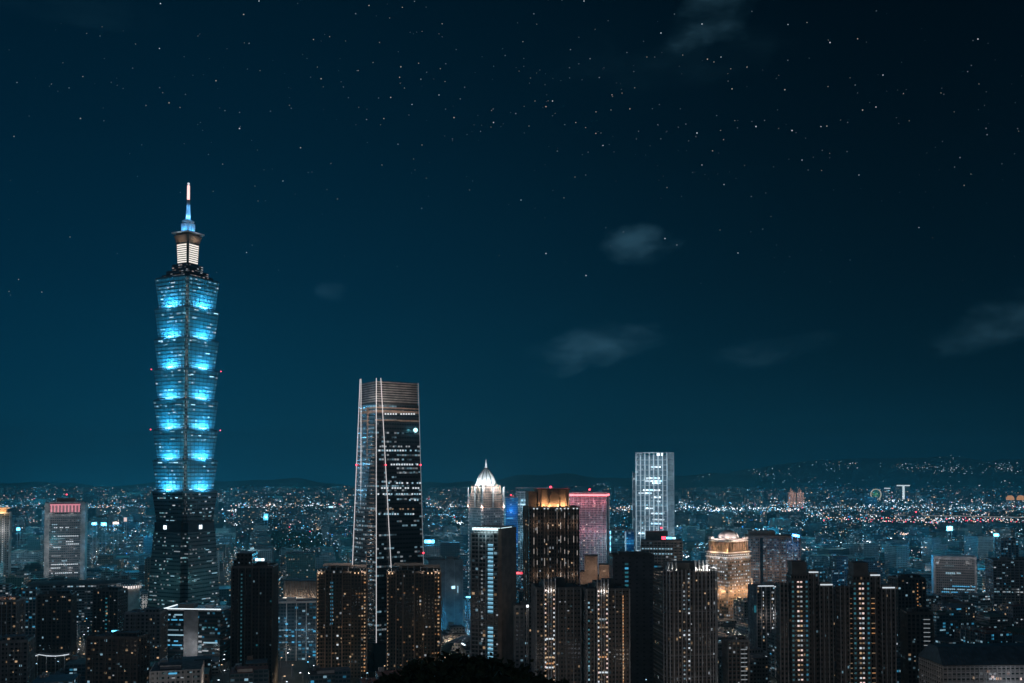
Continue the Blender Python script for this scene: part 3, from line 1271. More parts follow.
# ------------------------------------------------------------------ white floodlit slab
def white_tower():
    t = Tower('residential_tower', 'tall white floodlit tower with a dense grid of piers and bright windows', 'skyscraper', 636.5, 673.5, 455.5, 1400, .62, -26, 556, short='the white floodlit tower')
    w, d = t.w, t.d
    m = facade('white_tower_wall', (.17, .20, .23, 1), .62, .66, .16, WHITE, COOL, .65, glass=(.07, .12, .16, 1), floorcor=.7, rough=.6, dim=.035)
    t.body(m, bay=3.4, storey=3.6)
    t.fins('white_paint', (0, 1, 3), 6.2, 0, t.H + 4, 1.5, 1.2)
    t.bands('pale', 7.2, t.H, 7.2, 1.0, .7, name='belt_course')
    b = MB()
    b.box(0, 0, t.H + 3.2, w + 2.2, d + 2.2, 1.2)
    b.build('crown_beam', 'white_paint', t.root)
    w2 = MB()
    w2.prism(rect(w * .16, d * .7, -w / 2 - w * .08, d * .05), 0, t.zpy(472.5), 0, cap=1, bay=3.4, storey=3.6)
    wing = w2.build('side_wing', [m, 'roofing'], t.root)
    b = MB()
    for sy in (-1, 1):
        b.box(-w / 2 - w * .165, d * .05 + sy * d * .34, 0, .9, .9, t.zpy(471))
    b.build('pier', 'white_paint', wing)
    for zz in (60, 100, 140, 175, 200):
        for kx in (-.42, -.14, .14, .42):
            lamp(t.root, (kx * w, -d / 2 - 16, zz), 3000, (.58, .85, 1), 2)
        lamp(t.root, (w / 2 + 14, 0, zz), 3000, (.55, .85, 1), 2)
        lamp(t.root, (-w / 2 - 16, -2, zz), 3600, (.55, .85, 1), 2)
    its = []
    for py, a, c in [(478, .35, .75), (481, .3, .8), (483, .55, .8), (490, .25, .75), (493, .1, .5), (497, .6, .8), (501, .7, .8), (508, .3, .55), (513, .5, .85), (519, .55, .9), (523, .5, .8), (467, .5, .8), (533, .1, .4)]:
        for u in np.arange(a, c, .055):
            its.append((0, u, t.zpy(py), 2.2, 2.2, random.choice(['lit_white', 'lit_white', 'lit_cool_hot', 'lit_white_hot'])))
    t.panes(its, 'window', .9)
    b = MB()
    b.box(w * .22, -d / 2 - .9, t.H - .5, 4, .7, 3.2)
    b.box(w * .34, -d / 2 - .9, t.H - .5, 2.4, .7, 3.2)
    b.build('crown_light', 'lit_white_hot', t.root)


white_tower()


# ------------------------------------------------------------------ office tower with the red arcade at the top (left)
def arcade_tower():
    t = Tower('office_tower', 'grey office slab at left with a red lit arcade under its roof', 'office tower', 44.5, 87.5, 502.5, 1500, .5, 17, 578, short='the red arcade slab')
    w, d = t.w, t.d
    m = facade('arcade_wall', (.17, .17, .18, 1), .7, .42, .17, WHITE, COOL, .40, floorcor=.85)
    t.body(m, bay=2.6, storey=3.6, w=w * .98, d=d * .98)
    b = MB()
    for sx in (-1, 1):
        b.box(sx * w * .44, 0, 0, w * .12, d + .8, t.H + .3)
    b.box(0, 0, t.H, w * .80, d + .6, 1.5)
    b.box(0, -d / 2 - .1, t.H - 20, w * .76, 1.2, 3)
    b.build('frame', 'concrete', t.root)
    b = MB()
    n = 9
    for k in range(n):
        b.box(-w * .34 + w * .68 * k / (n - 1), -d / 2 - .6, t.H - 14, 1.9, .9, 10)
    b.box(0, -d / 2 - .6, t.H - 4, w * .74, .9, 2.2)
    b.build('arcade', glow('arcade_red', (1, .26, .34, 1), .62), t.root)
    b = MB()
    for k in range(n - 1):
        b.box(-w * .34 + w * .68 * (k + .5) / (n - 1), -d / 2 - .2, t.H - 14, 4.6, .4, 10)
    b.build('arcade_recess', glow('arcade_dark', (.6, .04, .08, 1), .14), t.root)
    t.body('brown_stone', t.H + .1, t.H + 7, w * .45, d * .5, name='roof_house')
    t.beacon(0, 0, t.H + 12)
    its = []
    for py, a, c, m2 in [(524, .2, .3, 'lit_cool'), (527, .2, .62, 'lit_white'), (531, .2, .28, 'lit_cool'), (535.5, .25, .85, 'lit_white'), (538, .2, .5, 'lit_cool_dim'), (541, .55, .72, 'lit_white'), (543.5, .55, .85, 'lit_white'), (546.5, .2, .4, 'lit_white'), (555, .2, .4, 'lit_white_dim'), (560, .4, .55, 'lit_cool'), (563.5, .2, .85, 'lit_white'), (567, .2, .4, 'lit_white'), (572, .2, .85, 'lit_white')]:
        for u in np.arange(a, c, .047):
            if random.random() < .85:
                its.append((0, u, t.zpy(py), 1.9, 1.1, m2))
    t.panes(its, 'window', .3)
    for py in (515, 545, 570):
        lamp(t.root, (-w * .4, -d / 2 - 22, t.zpy(py)), 5000, (.95, .85, .85), 2)
        lamp(t.root, (w * .1, -d / 2 - 26, t.zpy(py)), 5000, (.95, .88, .88), 2)
        lamp(t.root, (w * .62, -d / 2 - 6, t.zpy(py)), 2600, (.2, .6, 1), 2)


arcade_tower()


# ------------------------------------------------------------------ classical lit office with a dome
def classical():
    t = Tower('classical_office', 'stepped classical building floodlit in amber with white cornices and a low pale dome', 'office building', 706, 750.5, 548, 1200, .8, 38, 600, short='the amber domed block')
    w, d = t.w, t.d
    z = t.zpy
    m = facade('classical_wall', (.27, .19, .13, 1), .55, .5, .70, WHITE, WARM, .55, glass=(.03, .03, .03, 1), floorcor=.6, cmix=.45, power=1.2)
    t.body(m, z1=z(556), bay=3.4, storey=4.0)
    b = MB()
    for py in (556, 551.5):
        b.box(0, 0, z(py) - .5, w * 1.04, d * 1.04, 1.3)
    b.build('cornice', 'white_paint', t.root)
    t.body(m, z(556), z(549.8), w * .96, d * .96, bay=3, name='upper_storey')
    t.body('tan', z(549.8), z(541), w * .80, d * .80, name='colonnade')
    # columns round the colonnade
    (o) = t.face
    fr = lambda k: t.face(k, w * .84, d * .84)
    t.fins('tan', (0, 1, 2, 3), 4.2, z(549.8), z(541), 1.1, .8, 'column', fr)
    b = MB()
    b.box(0, 0, z(541), w * .90, d * .90, 1.0)
    b.box(0, 0, z(541) + 1.6, w * .86, d * .86, 1.0)
    for sx in (-1, 1):
        for sy in (-1, 1):
            b.box(sx * w * .38, sy * d * .38, z(541) + 2.6, w * .14, d * .14, 2.6)
    b.build('cornice', 'white_paint', t.root)
    b = MB()
    r = w * .30
    b.lathe([(r, z(538.5)), (r, z(537)), (r * .93, z(534.8)), (r * .74, z(532.6)), (r * .42, z(530.9)), (.8, z(530))], 20)
    b.build('dome', 'pale', t.root)
    for k in range(4):
        a = -math.pi / 2 + (k - 1.5) * .7 - t.yaw
        lamp(t.root, (math.cos(a) * w * .62, math.sin(a) * w * .62, z(549.5)), 3800, (1, .62, .32), .5)
        lamp(t.root, (math.cos(a) * w * .46, math.sin(a) * w * .46, z(536)), 5200, (1, .78, .70), .5)
        lamp(t.root, (math.cos(a) * w * .78, math.sin(a) * w * .78, z(558)), 2600, (1, .85, .75), .5)
    for k, u in ((0, .1), (0, .4), (0, .72), (0, .98), (1, .3), (1, .7), (3, .3), (3, .7)):
        (ox, oy), (ux, uy), (nx, ny), L, a = t.face(k)
        lamp(t.root, (ox + ux * u * L + nx * 4, oy + uy * u * L + ny * 9, z(590)), 7500, (1, .62, .36), .6)
    b = MB()
    b.box(w * .5, -d * .5, z(596), 3.0, 3.0, z(578) - z(596))
    b.build('corner_pier', 'pale', t.root)
    lamp(t.root, (w * .5 + 2, -d * .5 - 5, z(594)), 3500, (1, .8, .55), .4)
    t.panes(rnd_panes((0, 3), 9, z(585), z(557), 4.0, 2.1, 1.5, .5, ['lit_white', 'lit_white_dim', 'lit_cool'], .3), 'window', .25)
    t.panes([(0, u, z(553.8), 1.8, 1.3, 'lit_white') for u in np.arange(.05, .97, .085)] + [(3, u, z(553.8), 1.8, 1.3, 'lit_white_dim') for u in np.arange(.05, .97, .1)], 'upper_window', .2)


classical()


# ------------------------------------------------------------------ pair of warm residential towers in front of the glass tower
def warm_twin(pxl, pxr, D, label, short, seed, yaw):
    random.seed(seed)
    t = Tower('apartment_tower', label, 'apartment tower', pxl, pxr, 571, D, .75, yaw, 672, 'pair of warm lit residential towers before the glass tower', short)
    w, d = t.w, t.d
    m = MATS.get('twin_wall') or facade('twin_wall', (.13, .105, .08, 1), .55, .55, .05, WARM, WHITE, .3, glass=(.02, .02, .02, 1), floorcor=.2)
    # cross shaped plan: body and two projecting bays
    t.body(m, w=w, d=d * .8, bay=2.8, storey=3.3)
    t.body(m, z1=t.H + 2.5, w=w * .34, d=d, x=-w * .16, bay=2.8, storey=3.3, name='front_bay')
    t.body(m, z1=t.H + 1.2, w=w * .2, d=d * .96, x=w * .28, bay=2.8, storey=3.3, name='side_bay')
    t.bands('tan', 3.3, t.H - 3, 3.3, .35, .35, w=w * .98, d=d * .78, name='balcony_slab')
    b = MB()
    for u in (-.5, -.33, -.20, .01, .18, .38, .5):
        b.box(u * w, -d * (.5 if -.34 < u < .02 else .40) - .5, 0, .8, .9, t.H)
    b.build('pier', 'tan', t.root)
    t.parapet('tan', d=d * .8)
    # open crown frame with glowing posts
    b = MB()
    posts = [-.49, -.42, -.34, -.24, -.12, .0, .12, .24, .36, .43, .49]
    for u in posts:
        zz = t.H + (5.6 if abs(u) < .3 else 3.0)
        b.box(u * w, -d * .40 + (0 if u < .02 else 1), t.H, .7, .9, zz - t.H)
    b.build('crown_post', 'pale', t.root)
    b = MB()
    b.box(-w * .12, 0, t.H + 5.6, w * .55, d * .7, .6)
    b.box(w * .1, 1, t.H + 4.0, w * .75, d * .7, .4)
    b.build('crown_frame', 'tan', t.root)
    for u in (-.46, -.3, -.06, .18, .4):
        lamp(t.root, (u * w, -d * .40 - 2.2, t.H + 1.0), 190, (1, .90, .80), .3)
    t.panes([(0, .5 + u, t.H - .2, .8, 1.2, 'lit_warm_hot') for u in (-.46, -.40, .26, .33, .46)], 'crown_lamp', 1.2, .5)
    its = []
    for zz in np.arange(6, t.H - 2, 3.3):
        its.append((0, .012, zz, .8, 1.1, random.choice(['lit_warm', 'lit_warm', 'lit_warm_dim'])))
        if random.random() < .85:
            its.append((0, .955, zz, 1.6 if random.random() < .5 else 1.0, 1.2, random.choice(['lit_warm', 'lit_warm_dim', 'lit_amber'])))
        if random.random() < .45:
            its.append((0, .90, zz, 1.2, 1.1, random.choice(['lit_warm_dim', 'lit_amber_dim'])))
    t.panes([(k, u, zz, a, b_, m_) for k, u, zz, a, b_, m_ in its], 'edge_lamp', .5, frame=lambda k: t.face(k, w, d * .8))
    t.panes(rnd_panes((0,), 15, 8, t.H - 4, 3.3, 1.4, 1.2, .085, ['lit_warm', 'lit_white_dim', 'lit_warm_dim', 'lit_warm_dim', 'lit_amber_dim', 'lit_amber_dim', 'lit_amber_dim'], .5), 'window', .6, frame=lambda k: t.face(k, w, d * .98))
    if seed % 2:
        t.panes([(0, .30, zz, 2.2, 1.5, random.choice(['lit_cyan_dim', 'lit_cyan_dim', 'lit_teal'])) for zz in np.arange(t.H - 45, t.H - 6, 3.3)] + [(0, .42, zz, 1.5, 1.4, 'lit_white') for zz in (t.H - 56, t.H - 64, t.H - 76)], 'bay_window', .9, frame=lambda k: t.face(k, w, d))
    # warm wash low on the bay
    for zz in (12, 30, 48):
        lamp(t.root, (w * .14, -d / 2 - 6, zz), 130, (1, .68, .36), .4)
    return t


warm_twin(317, 368.5, 900, 'left one of two warm lit residential towers, a pale blue bay near its top', 'the left warm tower', 7, 6)
warm_twin(387, 441, 880, 'right one of two warm lit residential towers, beside the wooded knoll', 'the right warm tower', 12, 4)


# ------------------------------------------------------------------ two towers with double strings of lamps
def string_tower(pxl, pxr, ytop, D, label, short, seed, strings, extra):
    random.seed(seed)
    t = Tower('apartment_tower', label, 'apartment tower', pxl, pxr, ytop, D, .9, 5, 683, 'towers with double strings of lamps', short)
    w, d = t.w, t.d
    m = MATS.get('string_wall') or facade('string_wall', (.16, .13, .11, 1), .5, .5, .05, WARM, COOL, .22, glass=(.02, .02, .02, 1), floorcor=.1)
    t.body(m, z1=t.H - 6, bay=2.6, storey=3.3)
    a, c = strings
    bw = (c - a) * w + 3
    bx = ((a + c) / 2 - .5) * w
    t.body(m, z1=t.H, w=bw, d=d * .6, x=bx, y=-d * .25, bay=2.4, storey=3.3, name='lift_bay')
    yf = -d * .55
    b = MB()
    for u in (a - .03, a + (c - a) / 3, a + (c - a) * 2 / 3, c + .03):
        b.box((u - .5) * w, yf - .5, 0, .6, .9, t.H + 2.5)
    b.build('bay_pier', 'pale', t.root)
    t.bands('dark_stone', 3.3, t.H - 8, 3.3, .4, .45, name='floor_slab')
    t.fins('concrete', (0, 1, 3), 5.5, 0, t.H - 5, .5, .8)
    t.parapet('dark_stone', z=t.H - 6)
    t.roof_box('stair_head', w * .1, d * .2, t.H - 6, 8, 7, 6.5, 'dark_stone')
    t.roof_box('water_tank', -w * .28, d * .25, t.H - 6, 5, 4, 3, 'steel')
    fr = lambda k: ((-w / 2, yf), (1, 0), (0, -1), w, 0.0)
    its = []
    for zz in np.arange(5, t.H - 6, 3.3):
        for u in (a, c):
            its.append((0, u, zz, .95, 1.15, random.choice(['lit_warm', 'lit_white', 'lit_pink', 'lit_warm'])))
    t.panes(its, 'string_lamp', .8, .4, frame=fr)
    b2 = [(0, u, zz, 1.4, .9, random.choice(['lit_amber_dim', 'lit_warm_dim', 'lit_teal_dim'])) for zz in np.arange(6.5, t.H - 8, 3.3) for u in (a + (c - a) * .33, a + (c - a) * .66) if random.random() < .55]
    t.panes(b2, 'bay_window', .5, frame=fr)
    for (py0, k) in extra:
        zz = t.zpy(py0)
        t.panes([(0, a + (c - a) * q, zz, 2.2, 1.1, k) for q in (.2, .5, .8)], 'lit_window', .65, frame=fr)
    for j in range(3):
        u = a + (c - a) * (j + .5) / 3
        lamp(t.root, ((u - .5) * w, yf - 1.8, t.H - 6.5), 210, (1, .95, .9), .25)
    t.panes(rnd_panes((0,), 14, 8, t.H - 8, 3.3, 1.2, 1.1, .035, ['lit_warm_dim', 'lit_white_dim', 'lit_amber_dim', 'lit_teal_dim'], .4), 'window', .3)
    return t


t15 = string_tower(532, 580.5, 579, 745, 'dark tower with two lamp strings, a dull right half and one bright row midway', 'the left string-lit tower', 21, (.20, .39), [(635, 'lit_white'), (653, 'lit_warm'), (659, 'lit_amber'), (663, 'lit_white')])
t15b = string_tower(581, 629, 580, 740, 'dark tower with two warm strings of lamps plus one amber string down its right edge', 'the right string-lit tower', 33, (.26, .46), [(616, 'lit_white_dim'), (653, 'lit_amber'), (668, 'lit_white'), (624, 'lit_warm_dim')])
t15b.panes([(0, .85, zz, .7, 1.3, random.choice(['lit_amber', 'lit_warm', 'lit_amber'])) for zz in np.arange(3, t15b.H - 10, 2.2)], 'edge_lamp', .9, .4)
t15b.panes([(0, .04, zz, 1.2, 1.3, random.choice(['lit_teal', 'lit_teal_dim', 'lit_cool'])) for zz in np.arange(3, t15b.H - 10, 3.3) if random.random() < .7], 'stair_window', .5)
random.seed(44)


# ------------------------------------------------------------------ round cornered big tower with pale piers
def pier_tower():
    t = Tower('apartment_tower', 'broad dark tower with closely set pale piers and floodlit crown fins', 'apartment tower', 653, 720.5, 569, 765, .8, 9, 683, short='the broad pier tower')
    w, d = t.w, t.d
    m = facade('pier_wall', (.18, .15, .13, 1), .55, .6, .04, WHITE, WARM, .3, glass=(.015, .015, .018, 1), floorcor=.1)
    poly = [(-w / 2, -d * .3), (-w * .44, -d * .5), (w * .30, -d * .5), (w * .42, -d * .44), (w / 2, -d * .25), (w / 2, d / 2), (-w / 2, d / 2)]
    t.body(m, poly=poly, bay=2.3, storey=3.3)
    b = MB()
    for k in range(len(poly) - 2):
        p, q = Vector((*poly[k], 0)), Vector((*poly[k + 1], 0))
        L = (q - p).length
        n = max(1, round(L / 3.3))
        a = math.atan2((q - p).y, (q - p).x)
        for j in range(n):
            c = p.lerp(q, j / n)
            b.box(c.x, c.y - .2, 0, .65, 1.1, t.H + 1.2, 0, a)
    b.build('pier', 'pale', t.root)
    b = MB()
    for zz in np.arange(12, t.H, 16.5):
        b.prism([(p[0] * 1.012, p[1] * 1.015) for p in poly], zz, zz + .6, 0, cap=0, u0=0)
    b.build('belt_course', 'concrete', t.root)
    # crown: clusters of fins, floodlit from their feet
    b = MB()
    zt = t.H
    groups = [(-.38, 3, 6.0), (-.18, 0, 0), (.12, 4, 7.0)]
    b.prism(rect(w * .55, d * .5, -w * .12, -d * .1), zt, zt + 6, 0, cap=0, u0=0)
    b.prism(rect(w * .30, d * .4, w * .26, -d * .08), zt, zt + 3.5, 0, cap=0, u0=0)
    b.build('crown', 'dark_stone', t.root)
    b = MB()
    for u0, n, h in groups:
        for j in range(n):
            b.box(u0 * w + (j - 1) * 3.0, -d * .44, zt, .9, 2.2, h + 1.2)
    for u in (-.46, .22):
        b.box(u * w, -d * .36, zt, .9, 2.0, 4)
    b.build('crown_fin', 'white_paint', t.root)
    for u0, n, h in groups:
        if n:
            for j in range(n):
                lamp(t.root, (u0 * w + (j - 1) * 3.0 + .7, -d * .44 - 2.6, zt + 1.1), 260, (1, .95, .90), .25)
    lamp(t.root, (-.46 * w, -d * .36 - 1.8, zt + .8), 30, (1, .95, .9), .2)
    # white lit terrace rims on the right
    b = MB()
    b.lathe([(5.0, zt + 3.6), (5.4, zt + 3.6), (5.4, zt + 4.4), (5.0, zt + 4.4)], 20, x=w * .27, y=-d * .30)
    b.lathe([(4.6, zt + 1.6), (5.0, zt + 1.6), (5.0, zt + 2.5), (4.6, zt + 2.5)], 20, x=w * .42, y=-d * .16)
    b.build('terrace_rim', 'white_paint', t.root)
    lamp(t.root, (w * .25, -d * .30 - 7, zt + 3.0), 420, (1, .97, .95), .3)
    lamp(t.root, (w * .44, -d * .16 - 7, zt + 1.6), 420, (1, .97, .95), .3)
    its = []
    for zz in np.arange(8, zt - 2, 3.3):
        for u in (.32, .41):
            if random.random() < .75:
                its.append((0, u, zz, 1.3, random.choice([.7, 1.1, 1.3]), random.choice(['lit_white', 'lit_white_dim', 'lit_warm_dim', 'lit_cool_dim'])))
    t.panes(its, 'hall_window', .5)
    t.panes(rnd_panes((0,), 17, 8, zt - 4, 3.3, .9, 1.0, .02, ['lit_white_dim', 'lit_warm', 'lit_warm_dim'], .2), 'window', .4)
    for u in (-.47, -.42, -.36, -.2, 0.02, .08, .30, .36, .48):
        lamp(t.root, (u * w, -d / 2 - 1.6 if u < .3 else -d * .42, t.zpy(684)), 100, (1, .92, .85), .25)


pier_tower()


# ------------------------------------------------------------------ the two towers with bright double windows on the right
def core_tower(pxl, pxr, core, ytop, ywing, D, label, short, seed, left_amber, right_amber):
    random.seed(seed)
    t = Tower('apartment_tower', label, 'apartment tower', core[0], core[1], ytop, D, .9, 3, 683, 'black towers with a bright middle shaft', short)
    w, d = t.w, t.d
    HERO.append((pxl, pxr, D, 683, ywing))
    m = MATS.get('core_wall') or facade('core_wall', (.13, .11, .10, 1), .5, .5, .03, WARM, COOL, .25, glass=(.015, .02, .02, 1), floorcor=.1)
    zc = t.zpy(ytop + 13)
    t.body(m, z1=zc, bay=2.4, storey=3.7)
    t.body('dark_stone', zc, t.H, w * .88, d * .9, name='plant_room')
    k = D / F
    # wings left and right, lower than the core, each with a roof rim
    def wing(x0, x1, yt, yoff, lit, mat='core_wall'):
        cx0, cx1 = (x0 - (core[0] + core[1]) / 2) * k, (x1 - (core[0] + core[1]) / 2) * k
        b = MB()
        zt = t.zpy(yt)
        ww, xx = cx1 - cx0, (cx0 + cx1) / 2
        b.prism(rect(ww, d * .8, xx, yoff), 0, zt, 0, bay=2.6, storey=3.7)
        o = b.build('wing', [MATS[mat], 'roofing'], t.root)
        b = MB()
        n = max(2, round(ww / 4))
        for j in range(n + 1):
            b.box(cx0 + ww * j / n, yoff - d * .4 - .4, 0, .6, .8, zt + 1)
        b.build('pier', 'concrete', o)
        if lit:
            b = MB()
            b.box(xx, yoff - d * .4 - .7, zt + .3, ww * .92, .8, .9, 0)
            b.build('roof_rim_light', 'lit_white', o)
            b = MB()
            b.box(xx, yoff - d * .1, zt, ww * .7, d * .3, 2.6)
            b.build('stair_head', 'dark_stone', o)
        return zt

    wing(pxl, core[0], ywing + 12, 1.5, False)
    wing(core[1], core[1] + (pxr - core[1]) * .45, ywing + 2, 4, True)
    wing(core[1] + (pxr - core[1]) * .42, pxr, ywing + 14, 0, True)
    t.bands('dark_stone', 3.7, zc - 2, 3.7, .4, .4, name='floor_slab')
    its, teal = [], []
    wm = ['lit_white', 'lit_pink', 'lit_white_dim', 'lit_warm_dim', 'lit_pink', 'lit_warm', 'lit_white_dim']
    for j, zz in enumerate(np.arange(5, zc - 3, 3.78)):
        its.append((0, .40, zz, 1.5, random.choice([1.1, 1.4]), random.choice(wm)))
        its.append((0, .58, zz, 1.5, random.choice([1.1, 1.4]), random.choice(wm)))
        for u in (.09, .90):
            teal.append((0, u, zz, 1.5, 1.6, random.choice(['lit_teal_dim', 'lit_teal_dim', 'lit_teal', 'lit_cyan_dim' if u > .5 else 'lit_teal_dim'])))
    t.panes(its, 'shaft_window', .45)
    t.panes(teal, 'teal_window', .45)
    amber = []
    for zz in np.arange(5, t.zpy(ywing + 22), 3.78):
        if left_amber and random.random() < .8:
            amber.append((0, -.16, zz, 1.5, .6, random.choice(['lit_amber_dim', 'lit_warm_dim'])))
        if right_amber and random.random() < .85:
            amber.append((0, 1.17, zz, 2.6, .6, random.choice(['lit_amber', 'lit_amber_dim', 'lit_warm_dim'])))
    t.panes(amber, 'balcony_light', .8)
    return t


core_tower(778, 831, (786, 808), 561, 571, 782, 'black tower with a bright window shaft, nearer the broad pier tower', 'the left shaft tower', 51, False, False)
core_tower(838, 893, (847, 869.5), 562, 574, 770, 'black tower with a bright window shaft and amber balcony lights on both sides', 'the right shaft tower', 62, True, True)
random.seed(77)


# ------------------------------------------------------------------ other recognisable buildings
def dark_step_tower():
    t = Tower('apartment_tower', 'nearly black unlit tower with a taller left core and faint stair lights', 'apartment tower', 232, 278, 566, 850, .8, 4, 662, short='the black unlit tower')
    w, d = t.w, t.d
    m = facade('unlit_wall', (.045, .045, .05, 1), .5, .5, .012, COOL, TEAL, .25, glass=(.01, .015, .02, 1), floorcor=.1)
    t.body(m, bay=2.8)
    t.body(m, z1=t.zpy(552), w=w * .38, d=d * .9, x=-w * .20, y=-1.5, name='core_block')
    t.body(m, z1=t.zpy(559), w=w * .22, d=d * .7, x=-w * .38, y=0, name='side_block')
    t.fins('dark_stone', (0, 1, 3), 6, 0, t.H, .8, .7)
    t.parapet('dark_stone')
    t.roof_box('stair_head', w * .18, d * .1, t.H, 9, 8, 3.5, 'dark_stone')
    t.panes([(0, .25, zz, 1.3, 1.4, 'lit_teal_dim') for zz in np.arange(20, t.zpy(570), 3.4)], 'stair_window', 1.9, .4)
    t.panes([(0, .18, t.zpy(561), .9, .9, 'lit_cool_dim'), (0, .44, t.zpy(561), .9, .9, 'lit_cool_dim')], 'lamp_fixture', 1.9)
    # advertising lamps on the roof
    b = MB()
    b.box(0, 0, 0, 8.6, .8, 3.0, 0)
    for k, m_ in ((-2.6, 1), (0, 2), (2.6, 1)):
        b.box(k, -.45, .4, 2.4, .3, 2.2, m_)
    b.box(-3, .3, -3, .3, .3, 3.2, 0)
    b.box(3, .3, -3, .3, .3, 3.2, 0)
    b.build('roof_lamp_panel', ['dark_metal', 'lit_white_hot', 'lit_cool_hot'], t.root, (w * .14, -d * .2, t.zpy(562) + 1))


dark_step_tower()


def rim_building():
    t = Tower('office_building', 'office with a white light line round its roof beside a blank stair core', 'office building', 166, 232, 607, 975, .5, -6, 660, short='the white rimmed office')
    w, d = t.w, t.d
    m = facade('rim_wall', (.05, .06, .07, 1), .9, .5, .10, COOL, CYAN, .4, glass=(.02, .04, .05, 1), floorcor=.9)
    t.body(m, z1=t.H - 2, bay=2.6, storey=3.8)
    b = MB()
    b.box(w * -.02, -d / 2 - .4, 0, w * .25, 3.0, t.H - .4)
    b.build('stair_core', 'pale', t.root)
    b = MB()
    b.box(0, 0, t.H - 2, w + 1, d + 1, 1.6)
    b.build('roof_slab', 'pale', t.root)
    b = MB()
    b.box(0, -d / 2 - .75, t.H - .4, w + 1.6, .6, .9)
    b.box(-w / 2 - .75, 0, t.H - .4, .6, d + 1.6, .9)
    b.build('roof_rim_light', glow('rim_glow', (.85, .95, 1, 1), 1.3), t.root)
    its = []
    for py, a, c, m_, p in [(613, .08, .30, 'lit_cool', .8), (618, .06, .34, 'lit_cyan', .8), (628, .05, .34, 'lit_cool_dim', .7), (633, .04, .34, 'lit_cool', .9), (639, .04, .32, 'lit_cyan', .7), (643, .04, .30, 'lit_cyan', .8), (625, .66, .95, 'lit_teal', .5), (640, .72, .98, 'lit_cool', .8), (655, .76, .98, 'lit_cyan', .7), (648, .7, .8, 'lit_white_dim', .8)]:
        for u in np.arange(a, c, .036):
            if random.random() < p:
                its.append((0, u, t.zpy(py), 2.0, 1.3, m_))
    t.panes(its, 'window', .3)
    t.panes([(0, .64, t.zpy(py), 3.4, 1.8, random.choice(['lit_white_dim', 'lit_cool', 'lit_cool_dim'])) for py in (634, 639, 644, 649, 653)], 'stair_window', .4)
    for px_ in (-.1, .1):
        lamp(t.root, (px_ * w, -d / 2 - 12, 16), 900, (.95, .95, 1), 1)
    t.roof_box('plant_room', -w * .2, 0, t.H - .4, 16, 10, 4, 'dark_stone')
    t.roof_box('cooling_tower', w * .2, 2, t.H - .4, 8, 6, 3, 'steel')


rim_building()


def lantern_hall():
    t = Tower('hall_building', 'long low hall with a softly lit louvred upper storey', 'hall', 284, 330, 580, 1080, .6, -10, 600, short='the lit louvre hall')
    w, d = t.w, t.d
    z1 = t.zpy(597)
    t.body(FAC['blue'], z1=z1, w=w * 1.05, d=d * 1.05)
    b = MB()
    b.box(0, 0, z1 + .02, w, d, t.H - z1)
    b.build('louvre_screen', 'tan', t.root)
    b = MB()
    for k in range(24):
        b.box(-w / 2 + w * (k + .5) / 24, -d / 2 - .35, z1, .35, .6, t.H - z1)
    b.build('louvre', 'pale', t.root)
    b = MB()
    b.box(0, 0, t.H, w + 1.5, d + 1.5, .8)
    b.build('roof', 'roofing', t.root)
    b = MB()
    b.box(0, -d / 2 - 1.8, z1 + .1, w, .5, .8)
    b.build('foot_light', glow('foot_glow', (1, .92, .8, 1), 1.0), t.root)
    for k in range(7):
        lamp(t.root, (-w / 2 + w * (k + .5) / 7, -d / 2 - 4.5, z1 + 1.4), 330, (1, .82, .62), .4)


lantern_hall()


def grey_slab():
    t = Tower('office_tower', 'plain dark grey slab with one column of cyan windows', 'office tower', 609, 662, 555, 860, .45, 4, 683, short='the plain grey slab')
    w, d = t.w, t.d
    m = facade('slab_wall', (.15, .15, .165, 1), .3, .3, .01, COOL, CYAN, .3, glass=(.08, .085, .09, 1), floorcor=.3)
    t.body(m, w=w * .84, x=-w * .08, bay=6, storey=3.6)
    t.body(FAC['blue'], z1=t.H - 8, w=w * .16, d=d * .8, x=w * .42, name='glass_wing')
    t.parapet('dark_stone', w=w * .84, x=-w * .08)
    t.roof_box('plant_room', -w * .1, 0, t.H, w * .5, d * .5, 3, 'dark_stone')
    t.panes([(0, .28, t.zpy(py), 3.0, 1.6, random.choice(['lit_cyan', 'lit_teal', 'lit_cyan_dim', 'lit_teal_dim'])) for py in np.arange(563, 590, 4.2)], 'window', .3)
    t.panes([(0, .92, t.zpy(py), random.choice([2.5, 4.5]), 1.2, m_) for py, m_ in [(572, 'lit_cool'), (579, 'lit_cool_dim'), (584, 'lit_teal'), (592, 'lit_cool_dim'), (601, 'lit_cool'), (609, 'lit_white_dim'), (629, 'lit_white_dim')]], 'wing_window', .9)
    t.panes([(0, .92, t.zpy(620), 6, 5, 'lit_blue')], 'blue_screen', .9)


grey_slab()


